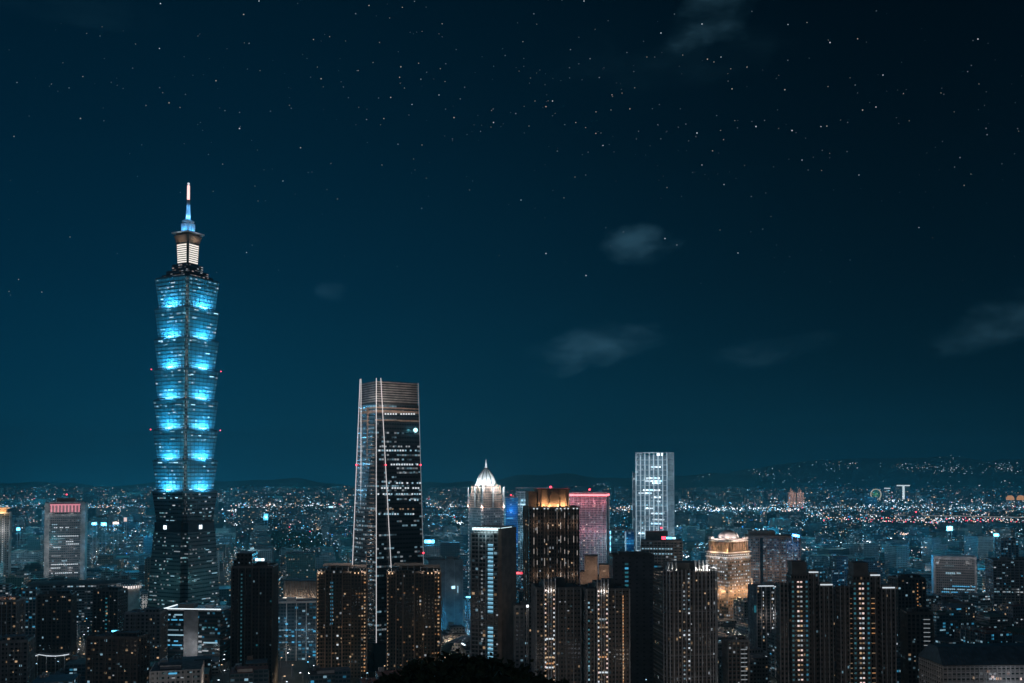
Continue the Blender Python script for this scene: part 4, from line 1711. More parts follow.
def tan_blocks():
    t = Tower('office_building', 'blank tan block with stepped plain walls beside the plain grey slab', 'office building', 580, 609, 560, 1000, .6, -4, 592, short='the blank tan block')
    w, d = t.w, t.d
    m = facade('tan_wall', (.36, .26, .20, 1), .2, .2, .01, WARM, WARM, .3, glass=(.2, .15, .12, 1), floorcor=.2)
    t.body(m, w=w * .45, x=-w * .12, z1=t.zpy(556), bay=8, storey=4)
    t.body(m, w=w * .24, x=-w * .38, z1=t.zpy(571), bay=8, storey=4, name='step_block')
    t.body(m, w=w * .35, x=w * .33, z1=t.zpy(564), bay=8, storey=4, name='side_block')
    t.body(FAC['dark'], w=w, d=d * .8, z1=t.zpy(575), name='back_block')
    t.roof_box('parapet', -w * .12, 0, t.zpy(556), w * .46, d * 1.02, .8, 'brown_stone')
    for x_, z_ in ((-.1, 566), (.33, 572), (-.3, 580)):
        lamp(t.root, (x_ * w, -d / 2 - 12, t.zpy(z_)), 1500, (1, .75, .6), 1.5)


tan_blocks()


def brown_office():
    t = Tower('office_building', 'wide brown office slab with rows of dim bluish windows and a flat dark roof', 'office building', 744, 800, 535, 1330, .5, -9, 590, short='the wide brown office')
    w, d = t.w, t.d
    m = facade('brown_office_wall', (.25, .19, .16, 1), .75, .5, .50, COOL, (.55, .62, .72, 1), .22, glass=(.05, .06, .07, 1), floorcor=.35, power=1.0, dim=.012)
    t.body(m, bay=3.0, storey=3.6)
    b = MB()
    b.box(0, 0, t.H - 2.4, w + 1.2, d + 1.2, 2.6)
    b.build('cornice', 'brown_stone', t.root)
    b = MB()
    b.box(-w * .22, -d / 2 - .2, 0, w * .07, .6, t.H - 3)
    b.build('recessed_strip', 'glass_dark', t.root)
    t.fins('brown_stone', (0, 1, 3), 9, 0, t.H - 2, 1.0, .7)
    t.body('brown_stone', t.H + .21, t.zpy(530.5), w * .5, d * .6, -w * .2, name='roof_house')
    t.panes(rnd_panes((0,), 17, 26, t.H - 8, 3.6, 2.3, 1.3, .09, ['lit_cool', 'lit_white_dim', 'lit_cool_dim'], .6), 'window', .3)
    for x_ in (-.35, 0, .35):
        lamp(t.root, (x_ * w, -d / 2 - 18, t.H * .55), 2600, (1, .80, .7), 2)


brown_office()


def corniced_block():
    t = Tower('apartment_building', 'square apartment building with bright white roof cornice and pale vertical strips', 'apartment building', 748, 788, 585, 1000, .8, 5, 630, short='the white corniced block')
    w, d = t.w, t.d
    t.body(FAC['dark'], bay=2.8, storey=3.2)
    t.fins('pale', (0, 3), 4.6, 0, t.H, .9, .6)
    t.bands('concrete', 3.2, t.H - 2, 3.2, .3, .3)
    b = MB()
    b.box(-w * .22, -d / 2 - .8, t.H + .2, w * .5, 1, .9)
    b.box(w * .26, -d / 2 - .8, t.H - .6, w * .42, 1, .9)
    b.build('roof_rim_light', 'lit_white', t.root)
    t.roof_box('stair_head', 0, 0, t.H, 9, 7, 3)
    t.panes([(0, u, zz, .8, 1.6, random.choice(['lit_white_dim', 'lit_warm_dim', 'lit_white'])) for zz in np.arange(30, t.H - 3, 3.2) for u in (.2, .48, .52) if random.random() < .7], 'window', .7)
    for x_ in (-.3, .1, .4):
        lamp(t.root, (x_ * w, -d / 2 - 7, t.H * .6), 500, (1, .9, .85), 1)


corniced_block()


def framed_office():
    t = Tower('office_building', 'square pale framed office with a dense grid and cyan lit lower floors', 'office building', 931, 976, 556, 1350, .55, -18, 594, short='the pale framed office')
    w, d = t.w, t.d
    m = facade('framed_wall', (.26, .25, .25, 1), .6, .55, .06, COOL, WHITE, .35, glass=(.03, .04, .05, 1), floorcor=.7)
    t.body(m, w=w * .97, d=d * .97, bay=2.5, storey=3.4)
    b = MB()
    b.box(0, 0, t.H - 4, w, d, 4.6)
    for sx in (-1, 1):
        b.box(sx * w * .48, 0, 0, w * .05, d, t.H - 4.01)
    b.build('frame', 'pale', t.root)
    its = []
    for py, a, c, m_ in [(565, .28, .48, 'lit_teal'), (572, .30, .62, 'lit_cool'), (573, .3, .5, 'lit_cool_dim'), (585, .45, .95, 'lit_cyan'), (588, .25, .95, 'lit_cool'), (591, .2, .8, 'lit_cyan')]:
        for u in np.arange(a, c, .045):
            if random.random() < .85:
                its.append((0, u, t.zpy(py), 1.9, 1.3, m_))
    t.panes(its, 'window', .4)
    for x_ in (-.35, .35):
        lamp(t.root, (x_ * w, -d / 2 - 26, 60), 5200, (.9, .88, .9), 2)


framed_office()


def long_block():
    t = Tower('institute_building', 'long low building with a dark sloping roof across the lower right corner', 'institute building', 918, 1120, 660, 700, .28, 3, 683, short='the long low building')
    w, d = t.w, t.d
    m = facade('long_wall', (.20, .20, .20, 1), .62, .58, .03, PINKW, WHITE, .3, glass=(.015, .018, .02, 1), floorcor=.1)
    t.body(m, bay=3.2, storey=3.5, name='wall')
    t.fins('concrete', (0, 3), 3.2, 0, t.H - .5, .55, .35)
    t.bands('concrete', 3.2, t.H, 3.5, .7, .25)
    b = MB()
    i = rect(w + 1.5, d + 1.5)
    o = rect(w * .97, d * .35)
    b.prism(i, t.H + .6, t.H + 11, 0, top=o, cap=0, u0=0)
    b.build('roof', 'roof_blue', t.root)
    b = MB()
    for k in range(60):
        x_ = -w / 2 + w * (k + .5) / 60
        b.bar((x_, -d / 2 - .7, t.H + .8), (x_ * .97, -d * .175, t.H + 11.1), .16, 0, 4)
    b.build('roof_seam', 'roofing', t.root)
    t.panes([(0, u, t.zpy(py), 1.6, 1.7, m_) for u, py, m_ in [(.17, 672, 'lit_warm_dim'), (.275, 671.5, 'lit_pink'), (.3, 673, 'lit_amber'), (.32, 673, 'lit_amber_dim'), (.43, 673.5, 'lit_pink'), (.25, 666, 'lit_amber_dim'), (.36, 680, 'lit_warm_dim')]], 'window', .3)
    for x_ in (-.4, -.2, 0):
        lamp(t.root, (x_ * w, -d / 2 - 14, t.H * .8), 110, (.9, .92, 1), 1)


long_block()


def simple(name, label, cat, pxl, pxr, ytop, D, ratio, yaw, mat, ybot, short=None, piers=None, pier_mat='concrete', roof=True, lights=None, **kw):
    t = Tower(name, label, cat, pxl, pxr, ytop, D, ratio, yaw, ybot, short=short)
    t.body(mat if isinstance(mat, str) else mat, **kw)
    if piers:
        t.fins(pier_mat, (0, 1, 3), piers, 0, t.H, .8, .6)
    t.parapet(pier_mat)
    if roof:
        t.roof_box('stair_head', t.w * random.uniform(-.2, .2), t.d * .1, t.H, min(9, t.w * .3), min(8, t.d * .3), 3.4, pier_mat)
    for (fx, py, e, c) in (lights or []):
        lamp(t.root, (fx * t.w, -t.d / 2 - 10, t.zpy(py)), e, c, 1.5)
    return t


mb = facade('blue_slab', (.06, .20, .34, 1), .8, .5, .14, CYAN, COOL, .5, glass=(.02, .14, .28, 1), floorcor=.8, rough=.5, dim=.004)
t = simple('office_tower', 'narrow blue lit tower just right of the domed tower', 'office tower', 504, 518, 497.5, 1700, .8, 10, mb, 560, 'the narrow blue tower', lights=[(0, 510, 9000, (.03, .35, 1)), (0, 535, 9000, (.03, .35, 1))])
t.beacon(0, 0, t.H + 4, 1.4)
t.panes([(0, .35, t.zpy(518), 9, 1.6, 'lit_cyan'), (0, .6, t.zpy(548), 3, 3, 'lit_cool_hot')], 'window', .4)
t = simple('office_tower', 'grey blue tower with a pale roof frame, half hidden by the amber crowned tower', 'office tower', 516, 553, 492, 1750, .6, 0, FAC['office'], 560, 'the half hidden grey tower', 7, 'pale', lights=[(-.3, 505, 8000, (.4, .75, 1)), (-.3, 535, 7000, (.3, .7, 1))])
b = MB()
for u in (-.5, -.42, -.1, .1, .42, .5):
    b.box(u * t.w, -t.d * .4, t.H, .9, .9, 7)
b.box(0, -t.d * .4, t.H + 7, t.w + 2, 1.4, 1.2)
b.build('roof_frame', 'pale', t.root)
t.panes([(0, u, t.zpy(500), 4, 3.5, 'lit_cool') for u in (.16, .24)] + [(0, u, t.zpy(504), 4.4, 1.2, 'lit_white') for u in (.06, .14, .22)], 'window', .5)
t = simple('office_building', 'small blue building with a bright cyan left edge at the white tower', 'office building', 609, 624.5, 530, 1300, .7, 0, FAC['blue'], 556, lights=[(0, 540, 1800, (.3, .8, 1))])
t.panes([(0, .02, zz, 1.2, 3.6, 'lit_cyan_hot' if zz % 7 < 2 else 'lit_cool') for zz in np.arange(60, t.H, 3.6)], 'edge_light', .5)
t = simple('office_building', 'small plain deep blue building beside the foot of the white tower', 'office building', 624.5, 634, 531.5, 1320, .8, 0, mb, 556, lights=[(0, 542, 1800, (.05, .5, 1))])
t.panes([(0, .04, zz, 1.0, 3.2, 'lit_cool') for zz in np.arange(60, t.H, 3.2)], 'edge_light', .5)
t = simple('office_building', 'dark office with a red and cyan roof sign in front of the white tower', 'office building', 641, 682, 541, 1240, .5, -8, FAC['office'], 556, 'the red and cyan signed office', 5)
t.body('dark_stone', t.H, t.zpy(531), t.w * .55, t.d * .6, -t.w * .12, name='roof_house')
t.beacon(-t.w * .12, 0, t.zpy(528), 1.4)
b = MB()
b.box(0, 0, 0, 18, .8, 4.4, 0)
b.box(-6.4, -.5, .4, 5, .3, 3.6, 1)
b.box(.2, -.5, .9, 6.6, .3, 2.6, 2)
b.box(6.2, -.5, .9, 4.4, .3, 2.6, 3)
b.build('roof_sign', ['dark_metal', 'lit_red_hot', 'lit_cyan_hot', 'lit_cool_hot'], t.root, (t.w * .18, -t.d * .5 - .6, t.zpy(539)))
t.panes([(0, u, t.zpy(py), 2.2, 1.5, 'lit_cool') for py in (548, 553) for u in np.arange(.04, .8, .07)], 'window', .4)
t = simple('hotel_tower', 'slim tower at the left frame edge under an orange glowing roof pavilion', 'tower', -14, 11.5, 513, 1500, .8, 20, FAC['grey'], 562, 'the left edge tower', 6, 'pale', lights=[(.2, 530, 4500, (.9, .85, .8))])
t.panes([(0, .72, zz, 1.4, 1.8, 'lit_white_dim') for zz in np.arange(50, t.H - 6, 3.2)], 'stair_window', .4)
t.body('tan', t.H, t.zpy(508.5), t.w * .7, t.d * .6, name='roof_pavilion')
b = MB()
b.box(0, 0, t.zpy(508.5), t.w * .9, t.d * .8, 1.2)
b.build('pavilion_roof', 'lit_amber', t.root)
lamp(t.root, (t.w * .2, -t.d * .6, t.H + 3), 5000, (1, .6, .25), 1)
lamp(t.root, (-t.w * .1, -t.d * .6, t.H + 3), 5000, (1, .6, .25), 1)
t = simple('exhibition_hall', 'very long low hall with a broad dark flat roof below the red arcade slab', 'exhibition hall', 27, 142, 583, 1220, .35, 9, FAC['office'], 590, 'the long dark roofed hall', 14, 'concrete', roof=False, lights=[(.35, 588, 500, (.9, .9, 1))])
b = MB()
b.prism(rect(t.w * 1.04, t.d * 1.1), t.H + 1.45, t.H + 3, 0, top=rect(t.w * .96, t.d * .3), cap=0, u0=0)
b.build('roof', 'roofing', t.root)
t = Tower('arena_building', 'small round building ringed with a bright white scalloped canopy', 'round building', 114, 145, 584, 1090, 1, 0, 596, short='the round white canopy')
b = MB()
r = t.w * .5
b.lathe([(r * .9, 0), (r * .9, t.H)], 28, 0)
b.build('drum', ['concrete'], t.root)
b = MB()
b.lathe([(r * .98, t.H - 4), (r, t.H - 4), (r, t.H - 1.2), (r * .98, t.H - 1.2)], 28)
b.build('canopy', glow('canopy_glow', (1, .86, .80, 1), 1.1), t.root)
b = MB()
for k in range(28):
    a = k * math.pi / 14
    b.box(r * 1.02 * math.cos(a), r * 1.02 * math.sin(a), t.H - 4.5, .9, .9, 5.4, 0, a)
b.build('canopy_fin', 'white_paint', t.root)
b = MB()
b.lathe([(r * .95, t.H - 1.1), (r * .5, t.H + 1.5), (1, t.H + 2)], 28)
b.build('roof', 'roofing', t.root)

t = simple('office_building', 'pale grey windowless block with a bright bluish entrance right of the line-lit glass tower', 'office building', 424, 463, 560, 1150, .8, 14, 'concrete', 596, 'the windowless grey block', None, 'concrete', lights=[(.25, 585, 500, (.6, .85, 1))])
t.panes([(0, .72, t.zpy(586), 4, 3, 'lit_cool_hot'), (0, .85, t.zpy(588), 1, 8, 'lit_cool')], 'entrance_light', .5)
t.fins('pale', (0,), t.w / 4, 0, t.H, .5, .2, 'joint')
simple('apartment_building', 'grey apartment block with small square windows in the gap left of the string-lit towers', 'apartment building', 514, 533, 606, 800, .8, 4, FAC['grey'], 664, None, 3.5, 'concrete')
t = simple('office_building', 'white building with blue shaded fins between the black tower and the warm pair', 'office building', 277, 318, 601, 985, .6, 8, FAC['blue'], 656, 'the white blue-finned building', 9.5, 'white_paint', lights=[(-.3, 620, 800, (.4, .75, 1)), (.2, 630, 800, (.3, .7, 1)), (.4, 650, 600, (.3, .7, 1))])
t.panes([(0, u, t.zpy(py), 2.4, 1.3, random.choice(['lit_cyan', 'lit_cool_dim', 'lit_cyan_dim'])) for py in (622, 628, 634, 640) for u in np.arange(.1, .95, .08) if random.random() < .5], 'window', .8)

# dark apartment blocks of the lower left corner
for (a, b_, yt, D, rt, yw, mt, lb, pr, yb) in [
    (38, 77, 594, 930, .7, 12, 'dark', 'dark apartment block with a stepped roof and few warm windows in the lower left', 4.5, 650),
    (94, 128, 590, 990, .7, -8, 'dark', 'dark block with a teal dotted stair line below the round white canopy', 4, 640),
    (-12, 25, 600, 900, .8, 8, 'brown', 'brownish apartment block cut by the left frame edge, pinkish lights on its roof', 4, 655),
    (23, 40, 590, 1080, .8, 10, 'blue', 'slim bluish gridded block behind the dark stepped one at lower left', 3.6, 640),
    (88, 150, 636, 760, .5, -5, 'dark', 'broad black rooftop mass at lower left below the cyan spotlight', 5, 683),
    (-30, 36, 640, 800, .6, 14, 'grey', 'low dark grey block in the bottom left corner', 5, 683),
    (126, 168, 612, 900, .7, 3, 'grey', 'dim grey block just left of the white rimmed office', 4.2, 665),
    (722, 748, 640, 800, .8, 6, 'brown', 'brown block with white balcony lines right of the broad pier tower', 3.5, 683),
    (900, 932, 612, 800, .8, -4, 'dark', 'dark residential block with pale lit balconies right of the right shaft tower', 3.5, 683),
    (822, 846, 592, 850, .9, 0, 'brown', 'slim brown tower with a dotted pale balcony column between the two shaft towers', 3.5, 660),
    (888, 925, 578, 960, .7, 5, 'dark', 'dark block with amber dotted windows behind the right shaft tower', 3.6, 640),
    (985, 1040, 560, 1250, .6, -10, 'office', 'cyan windowed office block at the right frame edge', 5, 600),
    (996, 1018, 540, 1420, .8, -8, 'blue', 'blue glass block under a cyan roof sign near the right frame edge', 5, 575),
]:
    t = simple('apartment_building', lb, 'apartment building', a, b_, yt, D, rt, yw, FAC[mt], yb, None, pr, 'dark_stone' if mt == 'dark' else 'concrete')
    t.roof_box('water_tank', -t.w * .25, t.d * .15, t.H, 3.5, 3, 2.6, 'steel')
    t.body(FAC[mt], t.H + .02, t.H + 3.4, t.w * .4, t.d * .5, t.w * .22, name='penthouse')
    t.bands('dark_stone' if mt == 'dark' else 'concrete', 3.4, t.H - 1, 3.4, .3, .35)
    t.panes(rnd_panes((0,), max(5, int(t.w / 3.2)), 6, t.H - 2, 3.4, 1.1, .8, .05, ['lit_warm_dim', 'lit_white_dim', 'lit_warm', 'lit_cool_dim'] if mt != 'office' else ['lit_cyan', 'lit_cool', 'lit_teal'], .4), 'window', .5)
    if 'balcony lines' in lb or 'lit balconies' in lb:
        t.panes([(0, .75, zz, 5, .5, 'lit_white_dim') for zz in np.arange(10, t.H - 3, 3.4)], 'balcony_light', 1.1)
    if 'balcony column' in lb:
        t.panes([(0, .2, zz, 1.6, .9, 'lit_warm_dim') for zz in np.arange(10, t.H - 3, 3.4)], 'balcony_light', 1.1)
    if 'teal dotted' in lb:
        t.panes([(0, .55, zz, 1.8, 1.2, 'lit_teal') for zz in np.arange(10, t.H - 3, 4.2)], 'stair_window', .9)
    if 'amber dotted' in lb:
        t.panes([(0, .7, zz, .8, .9, 'lit_amber') for zz in np.arange(10, t.H - 3, 3.4)], 'edge_lamp', .9)
    if 'pinkish' in lb:
        for k in (.2, .5, .75):
            lamp(t.root, (t.w * (k - .5), -t.d * .3, t.H + 2), 120, (1, .6, .45), .4)


# ------------------------------------------------------------------ far landmarks
def far_things():
    # twin peaked towers
    for j, (a, b_) in enumerate(((787, 795), (795.4, 803.4))):
        t = Tower('apartment_tower', 'far pinkish tower with a pyramid roof, %s of the pair' % ('left' if j == 0 else 'right'), 'tower', a, b_, 492.5, 5200, 1, 0, 508, 'far twin towers with pyramid roofs')
        t.body(facade('peak_wall%d' % j, (.3, .24, .24, 1), .5, .5, .4, PINKW, WARM, .35, floorcor=.2, dim=.02), bay=5, storey=5)
        t.fins('tan', (0,), t.w / 2, 0, t.H, 3, 1.5)
        b = MB()
        b.prism(rect(t.w * .62, t.w * .62), t.H, t.zpy(487.3), 0, top=rect(.6, .6), cap=0, u0=0)
        b.build('pyramid_roof', 'tan', t.root)
        for x_ in (-.4, 0, .4):
            lamp(t.root, (x_ * t.w, -t.d * .5 - 25, t.H - 4), 9000, (1, .66, .55), 3)
            lamp(t.root, (x_ * t.w, -t.d * .5 - 25, t.H - 50), 8000, (1, .66, .55), 3)
    # tower with the T shaped light and its neighbour
    D = 6800
    t = Tower('office_tower', 'far tower with a white light bar down its front and along its roof', 'tower', 893.5, 909.5, 486, D, .6, 0, 507)
    t.body(FAC['far'], bay=9, storey=7)
    t.body('dark_stone', t.H + .1, t.H + 6, t.w * .4, t.d * .4, name='roof_house')
    b = MB()
    b.box(t.w * .02, -t.d / 2 - 3, 0, 13, 5, t.H)
    b.box(0, -t.d / 2 - 3, t.H, t.w, 5, 7)
    b.build('light_bar', glow('bar_glow', (.80, .95, 1, 1), 1.0), t.root)
    t.panes([(0, u, t.zpy(py), 11, 6, m_) for u, py, m_ in [(.8, 497, 'lit_blue'), (.9, 499, 'lit_pink'), (.7, 503, 'lit_green'), (.2, 499, 'lit_warm'), (.85, 504, 'lit_cool_dim')]], 'window', 1, 3)
    t = Tower('office_tower', 'far dark tower with a short white roof bar left of the light bar tower', 'tower', 881.5, 891, 489, D, .7, 0, 507)
    t.body(FAC['far'], bay=9, storey=7)
    t.body('dark_stone', t.H + .1, t.H + 9, t.w * .5, t.d * .5, name='roof_house')
    t.panes([(0, .5, t.zpy(488.3), t.w * .8, 7, 'lit_white'), (0, .5, t.zpy(490.8), t.w * .25, 7, 'lit_cool'), (0, .3, t.zpy(495.5), 14, 5, 'lit_cool_dim'), (0, .8, t.zpy(495.5), 14, 5, 'lit_cool_dim')], 'window', 1, 3)
    # ferris wheel
    w0 = PT(876, 500.2, 6600)
    root = empty('ferris_wheel', 'small glowing ferris wheel far off near the river', 'ferris wheel', (w0.x, w0.y, 0))
    r = 34.0
    cz = W(876, 502.2, 6600)[1]
    cz = max(cz, r + 4) if cz < r else cz
    b = MB()
    for k in range(36):
        a, c = k * math.pi / 18, (k + 1) * math.pi / 18
        for yy in (-3, 3):
            b.bar((r * math.cos(a), yy, cz + r * math.sin(a)), (r * math.cos(c), yy, cz + r * math.sin(c)), 2.2, 0, 5)
    b.build('rim', glow('wheel_glow', (1, .9, .65, 1), .55), root)
    b = MB()
    for k in range(12):
        a = k * math.pi / 6
        b.bar((0, 0, cz), (r * math.cos(a), 0, cz + r * math.sin(a)), .9, 0, 4)
    b.build('spoke', 'lit_green', root)
    b = MB()
    for sx in (-1, 1):
        for yy in (-6, 6):
            b.bar((sx * 18, yy, 0), (0, yy * .6, cz), 1.2, 0, 5)
    b.build('support', 'white_paint', root)
    for k in range(18):
        a = k * math.pi / 9
        g = MB()
        g.lathe([(.6, -3.5), (2.2, -2.5), (2.4, 0), (1.0, 1.6)], 8)
        g.build('gondola', ['lit_cyan', 'lit_violet', 'lit_green'][k % 3], root, ((r) * math.cos(a), 0, cz + r * math.sin(a)))
    # orange vaulted roofs at the right edge
    for j, px in enumerate((1010, 1020.5)):
        t = Tower('apartment_tower', 'far tower with an orange lit vaulted roof, %s of the two at the right edge' % ('left' if j == 0 else 'right'), 'tower', px - 4.2, px + 4.2, 500, 5200, 1, 0, 506, 'far towers with orange vaulted roofs')
        t.body(FAC['far2'], bay=7, storey=6)
        b = MB()
        n = 10
        i = 0
        prof = [(t.w * .52 * math.cos(math.pi * k / n), t.H + 24 * math.sin(math.pi * k / n)) for k in range(n + 1)]
        b.v = [(p[0], -t.d / 2, p[1]) for p in prof] + [(p[0], t.d / 2, p[1]) for p in prof]
        for k in range(n):
            b.face((k + 1, k, n + 1 + k, n + 2 + k))
        b.face(list(range(n + 1)))
        b.face(list(reversed(range(n + 1, 2 * n + 2))))
        b.build('vaulted_roof', 'lit_amber', t.root)


far_things()


# ------------------------------------------------------------------ bright signs and spotlights that stand out in the town
def sign(px, py, D, wpx, hpx, mat, label, cat='billboard', name='billboard', energy=0, col=(.2, .6, 1), tilt=0.0, side=4.0):
    x, z = W(px, py, D)
    k = D / F
    root = empty(name, label, cat, (x, D, 0), 0)
    w, h = wpx * k, hpx * k
    b = MB()
    b.box(0, 0, 0, w + .8, 1.2, h + .8)
    fr = b.build('frame', 'dark_metal', root, (0, 0, z - h / 2 - .4))
    fr.rotation_euler = (0, tilt, 0)
    b = MB()
    b.box(0, 0, 0, w, .5, h)
    sc = b.build('panel', mat, root, (0, -.9, z - h / 2))
    sc.rotation_euler = (0, tilt, 0)
    b = MB()
    for sx in (-1, 1):
        b.bar((sx * w * .35, .9, 0), (sx * w * .35, .9, z), .5, 0, 6)
    b.bar((-w * .35, .9, z * .5), (w * .35, .9, z * .5), .3, 0, 6)
    b.build('post', 'steel', root)
    if energy:
        lamp(root, (0, -side, z), energy, col, 1.2)
    return root


sign(795.5, 535.5, 1318, 7.5, 2.4, 'lit_blue_hot', 'brilliant blue slanted roof light above the wide brown office', energy=26000, col=(.05, .35, 1), tilt=.2)
sign(949.5, 528.5, 2300, 6, 4.5, 'lit_cyan_hot', 'large cyan-white screen shining on the right, in front of the riverside lights', energy=30000, col=(.2, .75, 1))
sign(996, 535, 1500, 5, 2.6, 'lit_cyan_hot', 'small cyan sign above the blue glass block at right', energy=14000, col=(.1, .6, 1))
sign(429.5, 541.5, 1700, 10, 3.2, 'lit_cyan_hot', 'wide cyan rooftop sign just right of the line-lit glass tower', energy=24000, col=(.05, .4, 1))
sign(94.5, 523.7, 2100, 5, 2.6, 'lit_cyan_hot', 'cyan white sign in the row beside the red arcade slab, the left one', energy=15000, col=(.05, .45, 1))
sign(104, 524.2, 2100, 5.5, 3, 'lit_cyan_hot', 'cyan white sign in the row beside the red arcade slab, the brightest middle one', energy=22000, col=(.05, .45, 1))
sign(116, 523, 2100, 6, 2, 'lit_pink_hot', 'slim pinkish white sign right of the two cyan ones', energy=6000, col=(1, .8, .6))
sign(125.5, 519.5, 2250, 3, 4, 'lit_pink', 'small square pinkish sign beside the tall blue tower, higher than its neighbours')
sign(18.5, 529, 2000, 3.6, 2.6, 'lit_cyan_hot', 'small round cyan light panel right of the left edge tower', energy=12000, col=(.05, .5, 1))
sign(115.5, 631.5, 840, 6.5, 2.4, 'lit_cyan_hot', 'teal white floodlight panel on a lower left rooftop', energy=2600, col=(.05, .7, .9))
sign(331, 507, 3300, 4.5, 1.6, 'lit_cool_hot', 'flat bluish white sign left of the line-lit glass tower')
sign(266, 517, 2700, 4.5, 6.5, 'lit_cyan', 'upright cyan screen in the hazy middle of the town', energy=20000, col=(.1, .6, 1))
sign(294, 555, 1750, 2.6, 2, 'lit_cool_hot', 'small round white lamp panel behind the black unlit tower, left', energy=3000, col=(.3, .7, 1))
sign(306, 555, 1720, 8, 1.6, 'lit_cool_hot', 'long thin white sign behind the warm pair of towers', energy=3000, col=(.5, .8, 1))
sign(755, 609, 960, 2.0, 7, 'lit_teal', 'narrow upright teal panel below the white corniced block')
sign(438, 607.5, 1250, 14, 1.0, 'lit_cyan', 'long thin cyan canopy light behind the right warm tower', energy=2500, col=(.1, .6, 1))
sign(469, 597, 1100, 6, 1.4, 'lit_cyan_hot', 'thin cyan sign at the left side of the cyan strip tower', energy=2000, col=(.1, .6, 1))
sign(518, 573, 1250, 9, 2.2, 'lit_red', 'red lit deck sign between the cyan strip tower and the amber crowned tower', energy=1500, col=(1, .2, .2))
sign(527.5, 606, 790, 2.2, 2.2, 'lit_white_hot', 'round white floodlight above the small grey apartment block', 'floodlight', 'floodlight_mast', 600, (1, .95, .9))
sign(916, 512, 3500, 1.2, 1.2, 'lit_red_hot', 'small red light on a thin mast in the middle right', 'mast light', 'light_mast')


# elevated roads and lit viaducts
def viaduct(p, q, D0, D1, mat, label, n=14, wid=16.0, h=14.0, lampcol='lit_warm_hot'):
    a, b_ = PT(*p, D0), PT(*q, D1)
    root = empty('viaduct', label, 'viaduct', (a.x, a.y, 0))
    z = h
    d = Vector((b_.x - a.x, b_.y - a.y, 0))
    L = d.length
    ang = math.atan2(d.y, d.x)
    m = MB()
    m.box(L / 2, 0, z - 1.5, L, wid, 1.5)
    m.build('deck', 'concrete', root, (0, 0, 0), ang)
    m = MB()
    m.box(L / 2, -wid / 2 - .2, z, L, .4, 1.3)
    m.box(L / 2, wid / 2 + .2, z, L, .4, 1.3)
    m.build('parapet', mat, root, (0, 0, 0), ang)
    m = MB()
    for k in range(n + 1):
        m.box(L * k / n, 0, 0, 2.2, 4, z - 1.5)
    m.build('pillar', 'concrete', root, (0, 0, 0), ang)
    for k in range(n):
        g = MB()
        g.bar((0, 0, z), (0, 0, z + 9), .18, 0, 5)
        g.bar((0, 0, z + 9), (0, -2, z + 9.6), .14, 0, 5)
        g.box(0, -2.6, z + 9.4, .9, 1.8, .5, 1)
        x, y = rot(L * (k + .5) / n, wid / 2, ang)
        g.build('lamp_post', ['steel', lampcol], root, (x, y, 0), ang)
    return root


glow('deck_glow', (.9, .75, .65, 1), .28)
viaduct((858, 553), (925, 557), 2250, 2150, 'deck_glow', 'pale lit elevated road crossing the middle right behind the shaft towers', 12)
viaduct((950, 549), (1000, 545), 2350, 2600, 'deck_glow', 'short curved lit road deck left of the blue glass block', 9)
viaduct((858, 521), (1040, 524), 4000, 3700, 'deck_glow', 'long riverside bridge with a row of pink and white lamps', 40, 22, 16, 'lit_pink_hot')
viaduct((300, 504.5), (352, 505), 5600, 5500, 'lit_pink', 'far lit bridge left of the line-lit glass tower', 18, 22, 18, 'lit_pink_hot')
viaduct((640, 508), (800, 509), 5400, 5300, 'lit_cool_dim', 'far riverside road with a string of white lamps right of the white tower', 34, 22, 12, 'lit_white_hot')

# the cyan lit court and the curved white roof between the warm tower and the cyan strip tower
m, tt, bb = principled('court_paving')
bb.inputs['Base Color'].default_value = (.22, .30, .36, 1)
bb.inputs['Roughness'].default_value = .5
cx, cz = W(455, 620, 1180)
root = empty('sports_court', 'blue floodlit open court behind the right warm tower', 'sports court', (cx, 1180, 0), R(8))
b = MB()
b.box(0, 0, .1, 62, 120, .5)
b.build('floor', 'court_paving', root)
b = MB()
for sx in (-1, 1):
    b.box(sx * 31.5, 0, .1, .4, 121, 2.2)
b.build('fence', 'steel', root)
for k, (sx, sy) in enumerate(((-1, -1), (1, -1), (-1, 1), (1, 1))):
    b = MB()
    b.bar((0, 0, 0), (0, 0, 18), .3, 0, 6)
    b.box(0, 0, 18, 4, 1, 1.4, 1)
    b.build('floodlight_mast', ['steel', 'lit_cyan_hot'], root, (sx * 30, sy * 45, 0))
    lamp(root, (sx * 26, sy * 40, 15), 8500, (.04, .5, 1), .6)
FOOT.append((cx, 1180, 62))
HERO.append((438, 474, 1090, 600, 590))
cx, cz = W(462, 640, 985)
root = empty('curved_canopy', 'curved steel canopy with one bright white rib beside the cyan strip tower', 'canopy', (cx, 985, 0), R(-20))
b = MB()
for j in range(9):
    pts = []
    for k in range(9):
        a = math.pi * k / 8
        pts.append((22 * math.cos(a), (j - 4) * 5.0, 2 + 20 * math.sin(a)))
    for p, q in zip(pts[:-1], pts[1:]):
        b.bar(p, q, .35, 0, 4)
b.build('rib', 'steel', root)
b = MB()
n = 8
for k in range(n):
    a, c = math.pi * k / n, math.pi * (k + 1) / n
    b.quad((21.5 * math.cos(a), -20, 2 + 19.5 * math.sin(a)), (21.5 * math.cos(a), 20, 2 + 19.5 * math.sin(a)), (21.5 * math.cos(c), 20, 2 + 19.5 * math.sin(c)), (21.5 * math.cos(c), -20, 2 + 19.5 * math.sin(c)))
b.build('roof_skin', 'glass_teal', root)
b = MB()
pts = [(22.6 * math.cos(a), -20.5, 2 + 20.6 * math.sin(a)) for a in np.linspace(.15, 1.2, 8)]
for p, q in zip(pts[:-1], pts[1:]):
    b.bar(p, q, .6, 0, 5)
b.build('rib_light', 'lit_white_hot', root)
